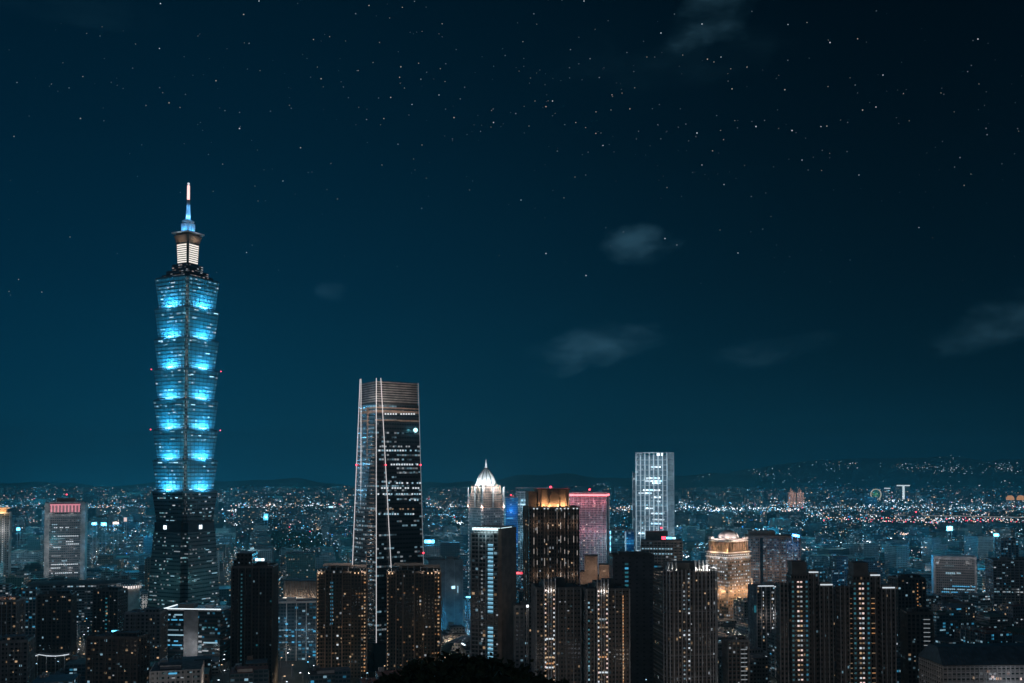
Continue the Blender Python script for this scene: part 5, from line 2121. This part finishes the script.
lamp(root, (5, -30, 14), 1800, (.9, .9, 1), 1)
FOOT.append((cx, 985, 26))


# lit walkway roof curving through the lower left
a = PT(27, 656, 905)
root = empty('walkway_canopy', 'thin curved walkway roof with a bright white edge in the lower left', 'canopy', (a.x, a.y, 0))
pts = []
for k in range(15):
    px = 27 + k * 3.0
    q = PT(px, 651.5 + 4.5 * math.sin(k / 14 * math.pi * .8) + (2 if k < 4 else 0), 905 - k * 1.5)
    pts.append(q - Vector((a.x, a.y, 0)))
b = MB()
for p, q in zip(pts[:-1], pts[1:]):
    b.bar(p, q, .35, 0, 5)
b.build('edge_light', 'lit_white', root)
b = MB()
for p, q in zip(pts[:-1], pts[1:]):
    b.bar(p + Vector((0, 3, .1)), q + Vector((0, 3, .1)), 1.4, 0, 4)
b.build('roof', 'steel', root)
b = MB()
for p in pts[::3]:
    b.bar((p.x, p.y + 3, 0), (p.x, p.y + 3, p.z), .3, 0, 6)
b.build('post', 'steel', root)
for p in pts[2::5]:
    lamp(root, p + Vector((0, -2, -2)), 500, (.85, .95, 1), .5)
FOOT.append((a.x + 20, 905, 26))
HERO.append((25, 70, 880, 660, 648))

# ------------------------------------------------------------------ the town itself
random.seed(2024)
rng = np.random.default_rng(5)
ZB = np.full((683, 1024), 1e9)


def mark(pl, pr, pt, pb, D):
    a, b_, c, d = int(max(0, pl)), int(min(1023, pr)), int(max(0, pt)), int(min(682, pb))
    if b_ <= a or d <= c:
        return
    sub = ZB[c:d + 1, a:b_ + 1]
    np.minimum(sub, D, out=sub)


for (pl, pr, D, yb, yt) in HERO:
    mark(pl, pr, yt, yb, D)

cand = []
RINGS = [(640, 1500, 46, GRID), (1500, 3000, 62, GRID), (3000, 5600, 98, R(-6)), (5600, 9200, 150, R(-6))]
for (y0, y1, sp, ga) in RINGS:
    ext = y1 * 1.1
    n = int(ext / sp) + 2
    for i in range(-n, n + 1):
        for j in range(-n, n + 1):
            # avenues: every fourth column and every third row widens the gap
            gx = i * sp + (i // 4) * sp * .42
            gy = j * sp + (j // 3) * sp * .38
            x, y = rot(gx, gy, ga)
            y += (y0 + y1) / 2
            if not (y0 <= y < y1):
                continue
            px = 512 + 1000 * x / y
            if px < -40 or px > 1064:
                continue
            if math.hypot(x, y) < 600:
                continue
            x += random.uniform(-.08, .08) * sp
            y += random.uniform(-.08, .08) * sp
            w = sp * random.uniform(.50, .86)
            d = sp * random.uniform(.45, .80)
            q = random.random()
            h = random.uniform(10, 24) if q < .45 else random.uniform(22, 40) if q < .85 else random.uniform(38, 66)
            if y > 2600 and random.random() < .12:
                h *= 1.5
            if y > 6000:
                h = random.uniform(12, 60)
            # a wooded park in the middle distance
            if 2300 < y < 2900 and 262 < px < 322:
                continue
            # keep clear of the landmarks
            if any((x - fx) ** 2 + (y - fy) ** 2 < (fr + .62 * max(w, d)) ** 2 for fx, fy, fr in FOOT):
                continue
            if px > 790 and 1800 < y < 3900:
                h = min(h, W(px, 523, y)[1])
            elif px > 600 and 2400 < y < 4900:
                h = min(h, W(px, 512, y)[1])
            elif 2600 < y < 5200 and (px < 160 or 225 < px < 355 or 420 < px < 470):
                h = min(h, W(px, 508, y)[1])
            h = max(h, 5.0)
            bad = False
            halfpx = 620 * max(w, d) / y
            for (pl, pr, D, yb, yt) in HERO:
                if y < D + 10 and px + halfpx > pl and px - halfpx < pr:
                    zmax = W(px, yb, y - d / 2)[1]
                    if h > zmax - 2:
                        h = zmax - 2
                    if h < 7:
                        bad = True
                        break
            if bad:
                continue
            cand.append(dict(x=x, y=y, w=w, d=d, h=h, a=ga + random.choice([0, 0, 0, math.pi / 2]) * 0, px=px, hp=halfpx))
cand.sort(key=lambda c: c['y'])
for c in cand:
    pt = PROJ(c['x'], c['y'] - c['d'] / 2, c['h'])[1]
    pb = min(682, PROJ(c['x'], c['y'] - c['d'] / 2, 0)[1])
    a, b_, t0, d0 = int(max(0, c['px'] - c['hp'])), int(min(1023, c['px'] + c['hp'])), int(max(0, pt)), int(pb)
    c['pt'] = pt
    if b_ < a or d0 < t0 or t0 > 682 or a > 1023 or b_ < 0:
        c['vis'] = 0
        continue
    sub = ZB[t0:d0 + 1, a:b_ + 1]
    c['vis'] = int((sub > c['y']).sum())
    np.minimum(sub, c['y'], out=sub)

vis = sorted([c for c in cand if c['vis'] > 3], key=lambda c: -c['vis'])
SOLO = [c for c in vis if c['y'] < 3200][:330]
solo_id = set(id(c) for c in SOLO)
REST = [c for c in vis if id(c) not in solo_id]

STYLE = [('grey', 'grey', 'concrete'), ('pale', 'pale', 'pale'), ('brown', 'brown', 'brown_stone'), ('dark', 'dark', 'dark_stone'), ('blue', 'blue', 'steel'), ('office', 'ribbon', 'concrete')]
ROOFS = [('roofing', 'dark flat'), ('roof_blue', 'blue sheet'), ('roof_green', 'green sheet'), ('roof_red', 'rusty red')]


def rel_text(c):
    best = None
    for (nm, px, py, D) in LAND:
        dx = c['px'] - px
        dist = abs(dx) + abs(c['pt'] - max(py, 560)) * .5
        if best is None or dist < best[0]:
            best = (dist, nm, dx, D)
    _, nm, dx, D = best
    if abs(dx) < 14:
        return ('in front of ' if c['y'] < D else 'behind ') + nm
    return ('left of ' if dx < 0 else 'right of ') + nm


keyed = {}
for c in SOLO:
    wts = [5, 4, 4, 4, 1.5, 2] if c['h'] < 36 else [3, 3, 3, 3, 3, 4]
    if c['y'] > 1500:
        wts = [3, 3, 1, 3, 5, 4]
    c['style'] = random.choices(range(6), wts)[0]
    c['roof'] = random.choices(range(4), [5, 2, 2, 1])[0]
    hw = 'low' if c['h'] < 18 else 'mid rise' if c['h'] < 38 else 'tall'
    office = c['style'] in (4, 5)
    c['office'] = office
    c['feat'] = random.choice(['water tank', 'stair head', 'antenna', 'roof shed'])
    body_word = 'office block' if office else ('house block' if c['h'] < 16 else 'apartment block')
    c['cat'] = body_word
    c['base'] = '%s %s %s' % (hw, STYLE[c['style']][1], body_word)
    c['rel'] = rel_text(c)
    keyed.setdefault((c['base'], c['rel']), []).append(c)
ORD = ['first', 'second', 'third', 'fourth', 'fifth', 'sixth', 'seventh', 'eighth', 'ninth', 'tenth', 'eleventh', 'twelfth']
for (base, rel), lst in keyed.items():
    if len(lst) == 1:
        lst[0]['label'] = base + ' with %s roof, ' % ROOFS[lst[0]['roof']][1] + rel
    else:
        lst.sort(key=lambda c: c['px'])
        for k, c in enumerate(lst):
            c['label'] = '%s, %s, %s from left' % (base, rel, ORD[min(k, 11)])
for c in SOLO:
    c['label'] = c['label'].replace('the line-lit glass tower', 'the lined glass tower').replace('string-lit', 'lamp string').replace('long dark roofed hall', 'long dark hall')


def town_building(c):
    near = c['y'] < 1500
    st, _, trim = STYLE[c['style']]
    root = empty('office_block' if c['office'] else ('house_block' if c['h'] < 16 else 'apartment_block'), c['label'], c['cat'], (c['x'], c['y'], 0), c['a'], 'office blocks of the town' if c['office'] else 'housing blocks of the town')
    w, d, h = c['w'], c['d'], c['h']
    t = Tower.__new__(Tower)
    t.w, t.d, t.H, t.root, t.count, t.x, t.y, t.yaw = w, d, h, root, {}, c['x'], c['y'], c['a']
    fmat = FAC[st]
    roof = ROOFS[c['roof']][0]
    shape = random.random()
    if shape < .35 or h < 14:
        t.body(fmat, bay=3.2, storey=3.3, roof=roof)
    elif shape < .65:
        # L shaped plan
        poly = [(-w / 2, -d / 2), (w * .1, -d / 2), (w * .1, -d * .05), (w / 2, -d * .05), (w / 2, d / 2), (-w / 2, d / 2)]
        if random.random() < .5:
            poly = [(-p[0], p[1]) for p in reversed(poly)]
        t.body(fmat, poly=poly, bay=3.2, storey=3.3, roof=roof)
    else:
        t.body(fmat, z1=h * .72, bay=3.2, storey=3.3, roof=roof)
        t.body(fmat, z0=h * .72 + .01, z1=h, w=w * .62, d=d * .72, x=w * random.choice([-.14, .14]), bay=3.2, storey=3.3, roof=roof, name='upper_storeys')
    if near and h > 14:
        t.bands(trim, 3.3, h * (.7 if shape >= .65 else .98), 3.3, .35, .3, w=w * .96, d=d * .96) if shape < .35 or shape >= .65 else None
        t.fins(trim, (0, 3, 1), random.choice([5, 7, 9]), 0, h * (.72 if shape >= .65 else 1.0), .6, .45) if shape < .35 or shape >= .65 else None
    # roof clutter
    rw = w * .5
    ox = w * .14 if shape >= .65 else 0
    zr = h * .72 if (shape >= .65 and h >= 14) else h
    t.roof_box('stair_head', -w * .3 if shape < .65 else -w * .05, d * .3, h if shape < .65 or h < 14 else h, 4.5, 4, 3, trim)
    if c['feat'] == 'water tank' or near:
        b = MB()
        for k in range(random.randint(1, 3)):
            b.lathe([(1.0, zr), (1.1, zr + .2), (1.1, zr + 2.2), (.5, zr + 2.7)], 10, x=-w * .38 + k * 2.6, y=d * .12)
        b.build('water_tank', 'steel', root)
    if c['feat'] == 'roof shed' or (near and random.random() < .5):
        b = MB()
        sw, sd = w * random.uniform(.25, .42), d * random.uniform(.3, .5)
        b.prism(rect(sw, sd, -w * .12, -d * .15), zr, zr + 2.4, 0, u0=0, cap=1)
        b.prism(rect(sw * 1.1, sd * 1.1, -w * .12, -d * .15), zr + 2.4, zr + 3.4, 1, top=rect(sw * 1.1, .3, -w * .12, -d * .15), u0=0, cap=1)
        b.build('roof_shed', [trim, roof], root)
    if c['feat'] == 'antenna':
        b = MB()
        b.bar((-w * .3, d * .3, zr + (0 if zr < h else 3)), (-w * .3, d * .3, zr + 9), .12, 0, 4)
        b.build('antenna', 'steel', root)
    if near:
        full = shape < .35 or h < 14
        hz = h if full else h * .7
        p = random.uniform(.02, .09)
        mats = ['lit_cyan', 'lit_cool', 'lit_cool_dim', 'lit_teal', 'lit_cyan_dim', 'lit_white_dim'] if c['office'] else random.choice([['lit_warm', 'lit_warm_dim', 'lit_warm_dim', 'lit_white_dim', 'lit_amber_dim'], ['lit_white_dim', 'lit_cool_dim', 'lit_cool', 'lit_teal_dim'], ['lit_amber_dim', 'lit_warm_dim', 'lit_white', 'lit_white_dim', 'lit_teal']])
        if full or shape >= .65:
            t.panes(rnd_panes((0, 1 if c['px'] < 512 else 3), max(3, int(w / 3.2)), 2, hz - 3, 3.3, random.choice([1.0, 1.3, 2.2]), random.choice([.7, .9, 1.1]), p, mats, .6)[:34], 'window', .32)
        if random.random() < .30:
            t.panes([(0, random.uniform(.2, .8), hz - 2.0, random.uniform(2, 6), 1.0, random.choice(['lit_cool', 'lit_white', 'lit_cyan', 'lit_pink', 'lit_warm_hot']))], 'shop_sign', .7, .5)


for c in SOLO:
    town_building(c)

# everything further away, as one mass
b = MB()
mats = ['facade_far', 'facade_far2', 'facade_blue', 'facade_dark', 'roofing']
for c in REST:
    w, d, h = c['w'], c['d'], c['h']
    cc, qq = math.cos(c['a']), math.sin(c['a'])
    parts = [(0, 0, w, d, h)]
    if random.random() < .5:
        parts = [(-w * .2, 0, w * .6, d, h), (w * .3, d * .1, w * .38, d * .7, h * random.uniform(.4, .8))]
    if random.random() < .6:
        parts.append((random.uniform(-.2, .2) * w, 0, w * .2, d * .2, h + 4 + w * .02))
    mi = random.choices([0, 1, 2, 3], [5, 3, 1, 2])[0]
    for (ox, oy, ww, dd, hh) in parts:
        pts = []
        for p in rect(ww, dd, ox, oy):
            pts.append((c['x'] + p[0] * cc - p[1] * qq, c['y'] + p[0] * qq + p[1] * cc))
        sc = max(1.0, c['y'] / 2600)
        b.prism(pts, 0, hh, mi, cap=4, bay=4.0 * sc, storey=3.6 * sc, bottom=False)
far_city = b.build('distant_city', [MATS.get(m_, m_) for m_ in mats])
far_city['kind'] = 'stuff'

# ------------------------------------------------------------------ roads
for (y0, y1, sp, ga) in RINGS[:2]:
    cyr = (y0 + y1) / 2
    n = int(y1 * 1.1 / sp) // 4 + 2
    for i in range(-n, n + 1):
        gx = (i * 4 - .5) * sp + (i - 1 + .5) * sp * .42
        p, q = rot(gx, -(y1 - y0) * .62, ga), rot(gx, (y1 - y0) * .62, ga)
        p, q = (p[0], p[1] + cyr), (q[0], q[1] + cyr)
        if abs(p[0]) < y1 * .8:
            road_strip(p, q, sp * .30, .06 if y0 < 1500 else .09)

# lamps seen between the houses
def oct_(b, x, y, z, r, mat, rz=1.0):
    i = len(b.v)
    b.v += [(x + r, y, z), (x, y + r, z), (x - r, y, z), (x, y - r, z), (x, y, z + r * rz), (x, y, z - r * rz)]
    for f in ((0, 1, 4), (1, 2, 4), (2, 3, 4), (3, 0, 4), (1, 0, 5), (2, 1, 5), (3, 2, 5), (0, 3, 5)):
        b.face([i + k for k in f], mat)


def lamp_proto(mat):
    b = MB()
    b.bar((0, 0, 0), (0, 0, 9.5), .16, 0, 6, .09)
    b.bar((0, 0, 9.4), (0, -1.8, 10.0), .09, 0, 5)
    pole = b.build('pole', 'steel')
    b = MB()
    b.prism(rect(.9, 1.6, 0, -2.4), 9.75, 10.15, 0, top=rect(.6, 1.2, 0, -2.4), cap=0, u0=0)
    head = b.build('lamp_head', mat)
    pm, hm = pole.data, head.data
    bpy.data.objects.remove(pole)
    bpy.data.objects.remove(head)
    return pm, hm


protos = [lamp_proto(m_) for m_ in ('lit_white_hot', 'lit_cool_hot', 'lit_warm_hot', 'lit_cyan_hot')]
n_l, tries, n_light = 0, 0, 0
LAMPS = []
while n_l < 240 and tries < 60000:
    tries += 1
    y = math.sqrt(random.uniform(700 ** 2, 2300 ** 2))
    px = random.uniform(4, 1020)
    x = (px - 512) * y / 1000
    if y < 880 and random.random() < .3:
        continue
    py = PROJ(x, y, 10)[1]
    if not (0 <= py < 682) or ZB[int(py), int(px)] < y + 6:
        continue
    if any((x - fx) ** 2 + (y - fy) ** 2 < (fr * .8) ** 2 for fx, fy, fr in FOOT):
        continue
    if any((x - c['x']) ** 2 + (y - c['y']) ** 2 < (.62 * max(c['w'], c['d'])) ** 2 for c in SOLO):
        continue
    if any((x - l[0]) ** 2 + (y - l[1]) ** 2 < 18 ** 2 for l in LAMPS):
        continue
    k = random.choices(range(4), [3, 3, 3, 1])[0]
    pm, hm = protos[k]
    root = empty('street_lamp', 'slim street lamp with a glowing head in a gap between town blocks', 'street lamp', (x, y, 0), random.uniform(0, 6.28), 'street lamps between the town blocks')
    for nm, me in (('pole', pm), ('lamp_head', hm)):
        o = bpy.data.objects.new(nm, me)
        COL.objects.link(o)
        o.parent = root
    colr = [(1, .95, .9), (.6, .85, 1), (1, .72, .45), (.2, .7, 1)][k]
    if n_light < 130:
        lamp(root, (0, -2.4, 9.2), random.choice([600, 1500, 4000]), colr, .3)
        n_light += 1
    LAMPS.append((x, y))
    n_l += 1

# added fill lamps floating over the town, brightening the houses and the haze
for _ in range(220):
    y = math.sqrt(random.uniform(1250 ** 2, 9000 ** 2)) if _ > 95 else random.uniform(1250, 2600)
    x = (random.uniform(-80, 1104) - 512) * y / 1000
    if any((x - fx) ** 2 + (y - fy) ** 2 < (fr + 25) ** 2 for fx, fy, fr in FOOT):
        continue
    k = (y / 2500) ** 1.0
    lamp(None, (x, y, 75), random.uniform(20000, 170000) * max(.35, min(k, 2.2)), random.choice([(.04, .50, .72), (.06, .56, .74), (.03, .38, .8), (.35, .6, .7)]), 6, name='district_fill')

# added fill lamps hung before the nearest towers to brighten their fronts
for k in range(26):
    px = 20 + k * 39.5 + random.uniform(-12, 12)
    y = random.uniform(600, 700)
    x = (px - 512) * y / 1000
    lamp(None, (x, y, 38), random.uniform(2200, 7500), random.choice([(1, .86, .74), (1, .78, .62), (.85, .9, 1)]), 3, name='front_fill_light')

# the sprinkle of small lights across the far town: nobody could count them
b = MB()
lm = []
for nm, c_, s_ in (('white', WHITE, 2.4), ('cool', COOL, 1.9), ('warm', WARM, 1.9), ('pink', PINKW, 2.2), ('cyan', CYAN, 2.2), ('blue', BLUE, 2.2), ('cool_low', COOL, .7), ('white_high', WHITE, 6.0), ('red', RED, 3.0), ('cyan_low', CYAN, .9), ('warm_low', WARM, .7)):
    glow('town_' + nm, c_, s_)
    lm.append('town_' + nm)
wt = [14, 22, 12, 9, 12, 5, 20, 3, 2, 18, 10]
cnt = 0
for _ in range(60000):
    if cnt > 4200:
        break
    py = random.choice([random.uniform(496, 512), random.uniform(496, 530), random.uniform(505, 570), random.triangular(493, 600, 503)])
    px = random.uniform(0, 1024)
    z = random.uniform(3, 26)
    D = 1000 * (CAMZ - z) / max(2, (py - HORIZON))
    if D > 9200 or D < 1400:
        continue
    if py < 528 and D < 2000:
        continue
    if ZB[int(py), int(px)] < D - D * .10:
        continue
    # visible on top of roofs: put it just before the nearest thing there
    zb = ZB[int(py), int(px)]
    if zb < 2000:
        continue
    if zb < 1e8 and zb < D:
        D = zb - 2
        z = W(px, py, D)[1]
        if z < 1:
            continue
    x, z = W(px, py, D)
    sparkle = random.random() ** 4
    r = D / 1000 * (.25 + .62 * sparkle)
    mat = random.choices(range(len(lm)), wt)[0]
    if mat == 7:
        r *= .8
    oct_(b, x, D, max(z, .5), r, mat, .7)
    cnt += 1
# lights gathered along streets and squares
for _ in range(150):
    cxp, cyp = random.uniform(0, 1024), random.triangular(497, 590, 510)
    n_, sx_ = random.randint(6, 26), random.uniform(3, 14)
    sl = random.uniform(-.25, .25)
    ms = random.choice([(0, 1, 7), (2, 3), (4, 1), (4, 5, 9), (0, 2), (6, 1), (0, 0, 7), (2, 10)])
    for k in range(n_):
        px = cxp + random.gauss(0, sx_)
        py = cyp + (px - cxp) * sl * .5 + random.gauss(0, .7)
        if not (0 <= px < 1023 and 494 < py < 640):
            continue
        D = 1000 * (CAMZ - 10) / (py - HORIZON)
        zb = ZB[int(py), int(px)]
        if zb < 2000:
            continue
        D = min(D, zb - 2, 9100)
        x, z = W(px, py, D)
        if z < .5:
            continue
        oct_(b, x, D, z, D / 1000 * random.uniform(.28, .62), random.choice(ms), .8)
        cnt += 1
# rows of embankment lamps by the river, brighter
for (x0, x1, py, n, ms) in [(230, 352, 504.5, 60, (3, 0, 3)), (425, 470, 502, 20, (3, 1)), (640, 800, 508, 60, (0, 1, 7)), (675, 800, 504, 50, (1, 4, 0)), (800, 1024, 514, 90, (3, 3, 0, 2)), (820, 1024, 518, 90, (3, 0, 8, 2)), (860, 1024, 521, 80, (3, 3, 8)), (0, 150, 505, 50, (3, 1, 6)), (0, 150, 499, 30, (6, 1)), (600, 632, 507, 16, (2, 0)), (425, 470, 497, 14, (6, 9)), (800, 1024, 507, 90, (1, 6, 0, 10)), (300, 350, 498, 24, (6, 9, 3))]:
    for k in range(n):
        px = x0 + (x1 - x0) * (k + random.uniform(-.4, .4)) / n
        y_ = py + random.gauss(0, 1.1)
        D = 1000 * (CAMZ - 12) / (y_ - HORIZON)
        if px < 0 or px > 1023 or ZB[int(y_), int(px)] < 2400 or ZB[int(y_), int(px)] < D - 60 and ZB[int(y_), int(px)] > 5000:
            continue
        x, z = W(px, y_, D)
        oct_(b, x, D - 20, z, D / 1000 * random.uniform(.35, .75), random.choice(ms), .9)
o = b.build('city_lights', lm)
o['kind'] = 'stuff'

# lights of villages on the far slopes
b = MB()
def slope_light(px, py, s, mat):
    # walk along the ray until the hill is met
    for D in np.arange(9400, 12400, 25):
        x, z = W(px, py, D)
        if z < far_z(x, D) + 6:
            oct_(b, x, D - 40, z + 8, D / 1000 * s, mat, .6)
            return
for (px, py, rx, ry, n) in [(770, 474, 28, 7, 34), (835, 467, 30, 4, 26), (850, 464, 10, 1.2, 12), (915, 468, 30, 5, 60), (955, 470, 30, 5, 60), (950, 457, 12, 4, 10), (1000, 466, 22, 6, 40), (1010, 470, 15, 4, 18), (820, 482, 60, 5, 20), (700, 478, 14, 5, 8), (660, 482, 12, 4, 7), (240, 488, 12, 1.5, 6), (30, 488, 40, 3, 18), (90, 489, 60, 3, 16), (450, 492, 16, 3, 12), (965, 484, 60, 5, 16), (600, 486, 12, 3, 8), (320, 491, 30, 2, 12)]:
    for _ in range(n):
        x_, y_ = px + random.gauss(0, .5) * rx, py + random.gauss(0, .5) * ry + (0)
        if px == 850:
            y_ = py - (x_ - 850) * .12 + random.gauss(0, .3)
        slope_light(x_, y_, random.choice([.28, .34, .42, .55]), random.choices(range(4), [4, 3, 3, 2])[0])
o = b.build('village_lights', ['town_cool_low', 'town_cool', 'town_white', 'town_warm_low'])
o['kind'] = 'stuff'


# ------------------------------------------------------------------ trees
def leaf_cloud(seed, n, R0, H0, leaf):
    """leaf-sized faces gathered in clumps through the crown"""
    rs = random.Random(seed)
    b = MB()
    clumps = []
    for _ in range(26):
        a, el = rs.uniform(0, 6.28), rs.uniform(-.5, 1.5)
        r = R0 * rs.uniform(.45, 1.0)
        clumps.append((r * math.cos(a) * math.cos(el), r * math.sin(a) * math.cos(el), H0 + r * .75 * math.sin(el), R0 * rs.uniform(.18, .36)))
    for _ in range(n):
        cx_, cy_, cz_, cr_ = rs.choice(clumps)
        p = Vector((rs.gauss(0, 1), rs.gauss(0, 1), rs.gauss(0, .8))).normalized() * cr_ * rs.uniform(.5, 1.1)
        c = Vector((cx_, cy_, cz_)) + p
        n1 = Vector((rs.gauss(0, 1), rs.gauss(0, 1), rs.gauss(0, 1))).normalized()
        t1 = n1.orthogonal().normalized()
        t2 = n1.cross(t1)
        s = leaf * rs.uniform(.6, 1.3)
        b.quad(c - t1 * s, c - t2 * s * .55, c + t1 * s, c + t2 * s * .55)
    tr = MB()
    tr.bar((0, 0, -3), (0, 0, H0 * .6), R0 * .085, 0, 8, R0 * .055)
    for (cx_, cy_, cz_, cr_) in clumps[:9]:
        tr.bar((0, 0, H0 * .55), (cx_ * .8, cy_ * .8, cz_), R0 * .04, 0, 5, R0 * .015)
    c = b.build('crown', 'leaf')
    t = tr.build('trunk', 'bark')
    cm, tm = c.data, t.data
    bpy.data.objects.remove(c)
    bpy.data.objects.remove(t)
    return cm, tm


tp = [leaf_cloud(s, 2600, 4.6, 7.5, .34) for s in (1, 2, 3)]
# outline of the dark wooded knoll at the bottom of the picture
line = [(402, 682), (408, 676), (416, 669), (425, 662), (435, 658), (446, 656), (458, 656), (470, 658), (483, 660), (495, 663), (507, 667), (518, 672), (529, 679)]
tree_words = ['low rounded', 'ragged', 'broad', 'slender', 'bushy', 'uneven', 'full', 'tallest', 'dense', 'spreading', 'leaning', 'small', 'outermost']
for k, (px, py) in enumerate(line):
    for row in range(3):
        D = 150 - row * 16 + random.uniform(-3, 3)
        pyy = py + row * 9
        if pyy > 690:
            continue
        p = PT(px + (row * 5), pyy, D)
        gz = hill_z(p.x, p.y)
        sc = random.uniform(.8, 1.15)
        top = 11.6 * sc
        need = p.z - gz
        if need < 4:
            sc, top = .55, 6.4
        elif need > top:
            sc = min(1.9, need / 11.6)
        cm, tm = tp[(k + row) % 3]
        root = empty('tree', '%s dark tree on the wooded knoll at the bottom, %s row' % (tree_words[k], ['back', 'middle', 'front'][row]), 'tree', (p.x, p.y, p.z - 11.6 * sc), random.uniform(0, 6.28), 'trees of the dark foreground knoll')
        root.scale = (sc, sc, sc)
        for nm, me in (('trunk', tm), ('crown', cm)):
            o = bpy.data.objects.new(nm, me)
            COL.objects.link(o)
            o.parent = root

# park wood in the middle distance, one mass
b = MB()
for _ in range(5200):
    px = random.uniform(262, 322)
    y = random.uniform(2300, 2900)
    x = (px - 512) * y / 1000
    hgt = 12 + 7 * math.sin(x * .05) * math.sin(y * .03) + random.uniform(-4, 3)
    c = Vector((x, y, max(1, hgt * random.random() ** .4)))
    n1 = Vector((random.gauss(0, 1), random.gauss(0, 1), random.gauss(0, 1))).normalized()
    t1 = n1.orthogonal().normalized()
    t2 = n1.cross(t1)
    b.quad(c - t1 * 3, c - t2 * 2, c + t1 * 3, c + t2 * 2)
o = b.build('park_wood', 'leaf')
o['kind'] = 'stuff'

# ------------------------------------------------------------------ stars, far outside the air
star_m = [glow('star_%d' % k, c, s) for k, (c, s) in enumerate([((.8, .9, 1, 1), .8), ((1, .85, .7, 1), .45), ((.7, .85, 1, 1), .24), ((.7, .8, .95, 1), .12)])]
b = MB()
DS = 60000.0


def star(px, py, s, m_):
    r_ = Vector(ray(px, py)).normalized() * DS
    oct_(b, r_.x, r_.y, r_.z + CAMZ, DS / 1000 * s, m_)


for (x, y, s) in [(321 / 2, 7 / 2, .8), (479 / 2, 257 / 2, .85), (319 / 2, 97 / 2, .6), (271 / 2, 88 / 2, .5), (987 / 2, 245 / 2, .75), (878 / 2, 190 / 2, .6), (824 / 2, 209 / 2, .6), (809 / 2, 176 / 2, .5), (746 / 2, 125 / 2, .5), (759 / 2, 85 / 2, .5),
                  (493 / 2, 505 / 2, .6), (566 / 2, 362 / 2, .6), (140 / 2, 474 / 2, .55), (18 / 2, 583 / 2, .5), (510 / 2, 372 / 2, .45), (516 / 2, 402 / 2, .45), (675 / 2, 398 / 2, .5), (662 / 2, 327 / 2, .5), (764 / 2, 330 / 2, .55), (844 / 2, 290 / 2, .55),
                  (827 / 2, 318 / 2, .45), (939 / 2, 380 / 2, .5), (292 / 2, 211 / 2, .5), (360 / 2, 215 / 2, .45), (103 / 2, 168 / 2, .5), (520 / 2, 141 / 2, .5), (717 / 2, 141 / 2, .45), (890 / 2, 163 / 2, .5), (983 / 2, 221 / 2, .5),
                  (512 + 190, 24, .75), (512 + 149, 33, .8), (512 + 318, 42.5, .8), (512 + 466, 39, .8), (512 + 185, 133, .9), (512 + 244, 126.5, .85), (512 + 280, 130.5, .85), (512 + 153, 238.5, .8), (512 + 34, 253.5, .75), (512 + 74, 275.5, .8),
                  (512 + 226, 253, .65), (512 + 40.5, 101, .7), (512 + 276, 24.5, .6), (512 + 295, 22.5, .55), (512 + 371, 75, .7), (512 + 364, 107, .65), (512 + 309, 126.5, .6), (512 + 347, 175, .6), (512 + 212, 184.5, .65), (512 + 190, 165, .6),
                  (512 + 155, 187.5, .55), (512 + 91, 145.5, .65), (512 + 209, 57, .6), (512 + 202, 62, .55), (512 + 316, 86.5, .5), (512 + 459, 174, .5), (512 + 407, 227.5, .6), (512 + 259, 216.5, .5), (512 + 9, 200, .6), (512 + 63, 177, .5), (512 + 72, 1, .7),
                  (512 + 290, 160, .6), (512 + 110, 93, .5), (512 + 99, 110, .5), (512 + 429, 93, .5), (512 + 467, 84, .45), (512 + 208, 230, .45), (259, 1, .7), (512 + 135, 57, .5), (512 + 23, 101, .5), (512 + 17, 126, .5)]:
    star(x, y, s * .78, 0 if s > .55 else 1)
for _ in range(1700):
    px = random.uniform(-60, 1084)
    py = random.uniform(-60, 300)
    # dense band from the upper left to the middle right, thinning downward
    band = math.exp(-((py - (60 + px * .09)) / 75) ** 2) * (.25 + .75 * math.exp(-((px - 520) / 330) ** 2))
    if random.random() > .05 + band:
        continue
    q = random.random()
    star(px, py, .27 + .38 * random.random() ** 2.2, 1 if q < .2 else 2 if q < .6 else 3)
o = b.build('stars', star_m)
o['kind'] = 'stuff'

# ------------------------------------------------------------------ the hazy night air
hz_m = bpy.data.materials.new('haze')
hz_m.use_nodes = True
nt = hz_m.node_tree
for n in list(nt.nodes):
    nt.nodes.remove(n)
out = nt.nodes.new('ShaderNodeOutputMaterial')
pv = nt.nodes.new('ShaderNodeVolumePrincipled')
pv.inputs['Color'].default_value = (.22, .82, 1.0, 1)
pv.inputs['Density'].default_value = 0.000065
pv.inputs['Anisotropy'].default_value = 0.3
nt.links.new(pv.outputs[0], out.inputs['Volume'])
b = MB()
b.box(0, 6200, -3, 26000, 14400, 640)
hz = b.build('haze', hz_m)
hz['kind'] = 'stuff'
